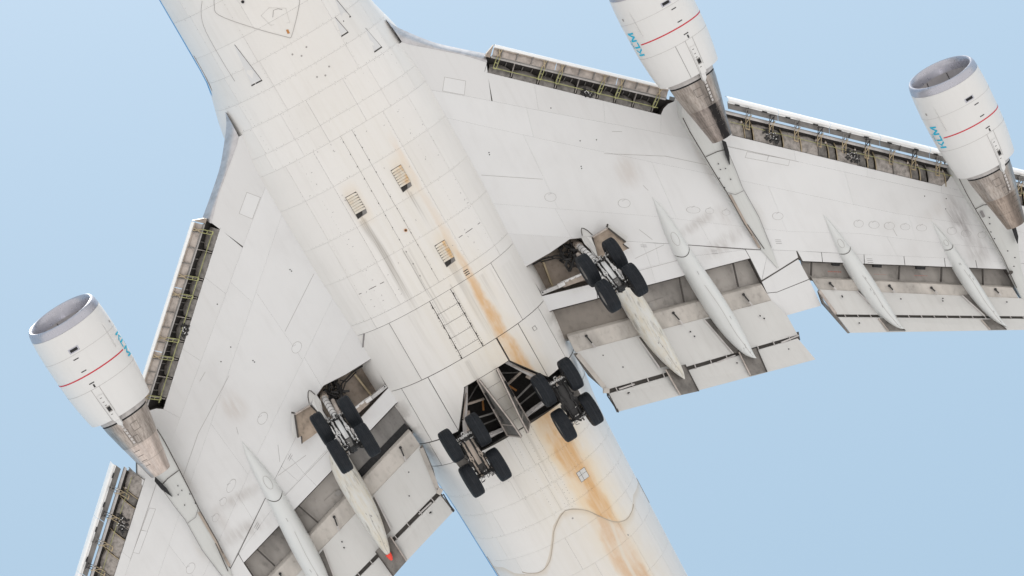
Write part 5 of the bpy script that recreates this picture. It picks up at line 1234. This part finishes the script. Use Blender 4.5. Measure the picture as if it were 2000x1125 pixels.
    mb.build('hoses', M['gear'], o); mb2.build('fittings', M['silver'] if bright else M['steel'], o); mb3.build('fittings', M['tan'], o)
    # towing lug and front cross-tube
    mb = MB(); c0 = Vector((.90, 0, -.08)); mb.tube([c0+Vector((.055*math.cos(a), .055*math.sin(a), 0)) for a in [k*math.pi/6 for k in range(13)]], .018, 6); mb.tube([(.80, -.26, -.10), (.80, .26, -.10)], .032, 8)
    for k in range(9): yy = -.30+k*.075; mb.tube([(.80+.03*math.sin(k*2.1), yy, -.15), (.84, yy, -.06)], .024, 6)
    mb.build('tow_lug', M['silver'], o)
    # strut, in the airplane frame
    Rm = o.rotation_euler.to_matrix().inverted()
    def loc(p): return Rm @ (Vector(p)-Vector((x, y*s, z)))
    return o, loc
for s in (1, -1):
    sd = 'left' if s > 0 else 'right'
    o, loc = gear('wing_landing_gear', 0, 5.5, .739, .917, s, M['silver'], M['silver'], '%s wing gear, four wheels tilted, rising into the wing root' % sd, None, 21, True)
    top = Vector((.86, 5.42*s, 4.0)); bot = Vector((.16, 5.47*s, 1.55)); bot0 = Vector((0, 5.5*s, .80))
    mb = MB(); mb.tube([loc(top), loc(bot)], .115, 18); mb.build('oleo_strut', M['silver'], o, smooth=True)
    mb = MB(); mb.tube([loc(bot), loc(bot0)], .09, 16); mb.build('piston', M['steel'], o, smooth=True)
    for k in range(8):
        p = top.lerp(bot, .12+k*.105); q = p+(bot-top).normalized()*.022; mb = MB(); mb.tube([loc(p), loc(q)], .122, 18); mb.build('strut_band', M['gear'], o)
    mb = MB(); mb.tube([loc(top+Vector((.05, 0, .1))), loc(top.lerp(bot, .06))], .16, 14); mb.build('trunnion', M['tan'], o, smooth=True)
    mb = MB(); mb.tube([loc(top.lerp(bot, .15)+Vector((-.12, -.22*s, .0))), loc(top.lerp(bot, .75)+Vector((-.02, -.16*s, 0)))], .075, 10); mb.build('actuator', M['beige'], o, smooth=True)
    mb = MB(); mb.bar(loc(bot+Vector((-.1, .05, 0))), loc(bot0+Vector((-.32, .05, .35))), .1, .05); mb.bar(loc(bot0+Vector((-.32, .05, .35))), loc(bot0+Vector((-.1, .05, -.05))), .1, .05); mb.build('torque_link', M['silver'], o)
    o, loc = gear('body_landing_gear', -3.067, 1.92, .690, .051, s, M['gear'] if s > 0 else M['tan'], M['gear'] if s > 0 else M['tan'], '%s body gear, four wheels hanging level below the belly' % sd, None, 33+s, False)
    top = Vector((-2.55, 1.75*s, 3.4)); bot0 = Vector((-3.06, 1.92*s, .75))
    mb = MB(); mb.tube([loc(top), loc(top.lerp(bot0, .65))], .15, 16); mb.build('oleo_strut', M['gear'], o, smooth=True)
    mb = MB(); mb.tube([loc(top.lerp(bot0, .6)), loc(bot0)], .10, 16); mb.build('piston', M['steel'], o, smooth=True)
    mb = MB(); mb.bar(loc((-2.0, 1.25*s, 2.4)), loc((-2.75, 1.75*s, 1.6)), .13, .12); mb.build('drag_brace', M['tan'], o)
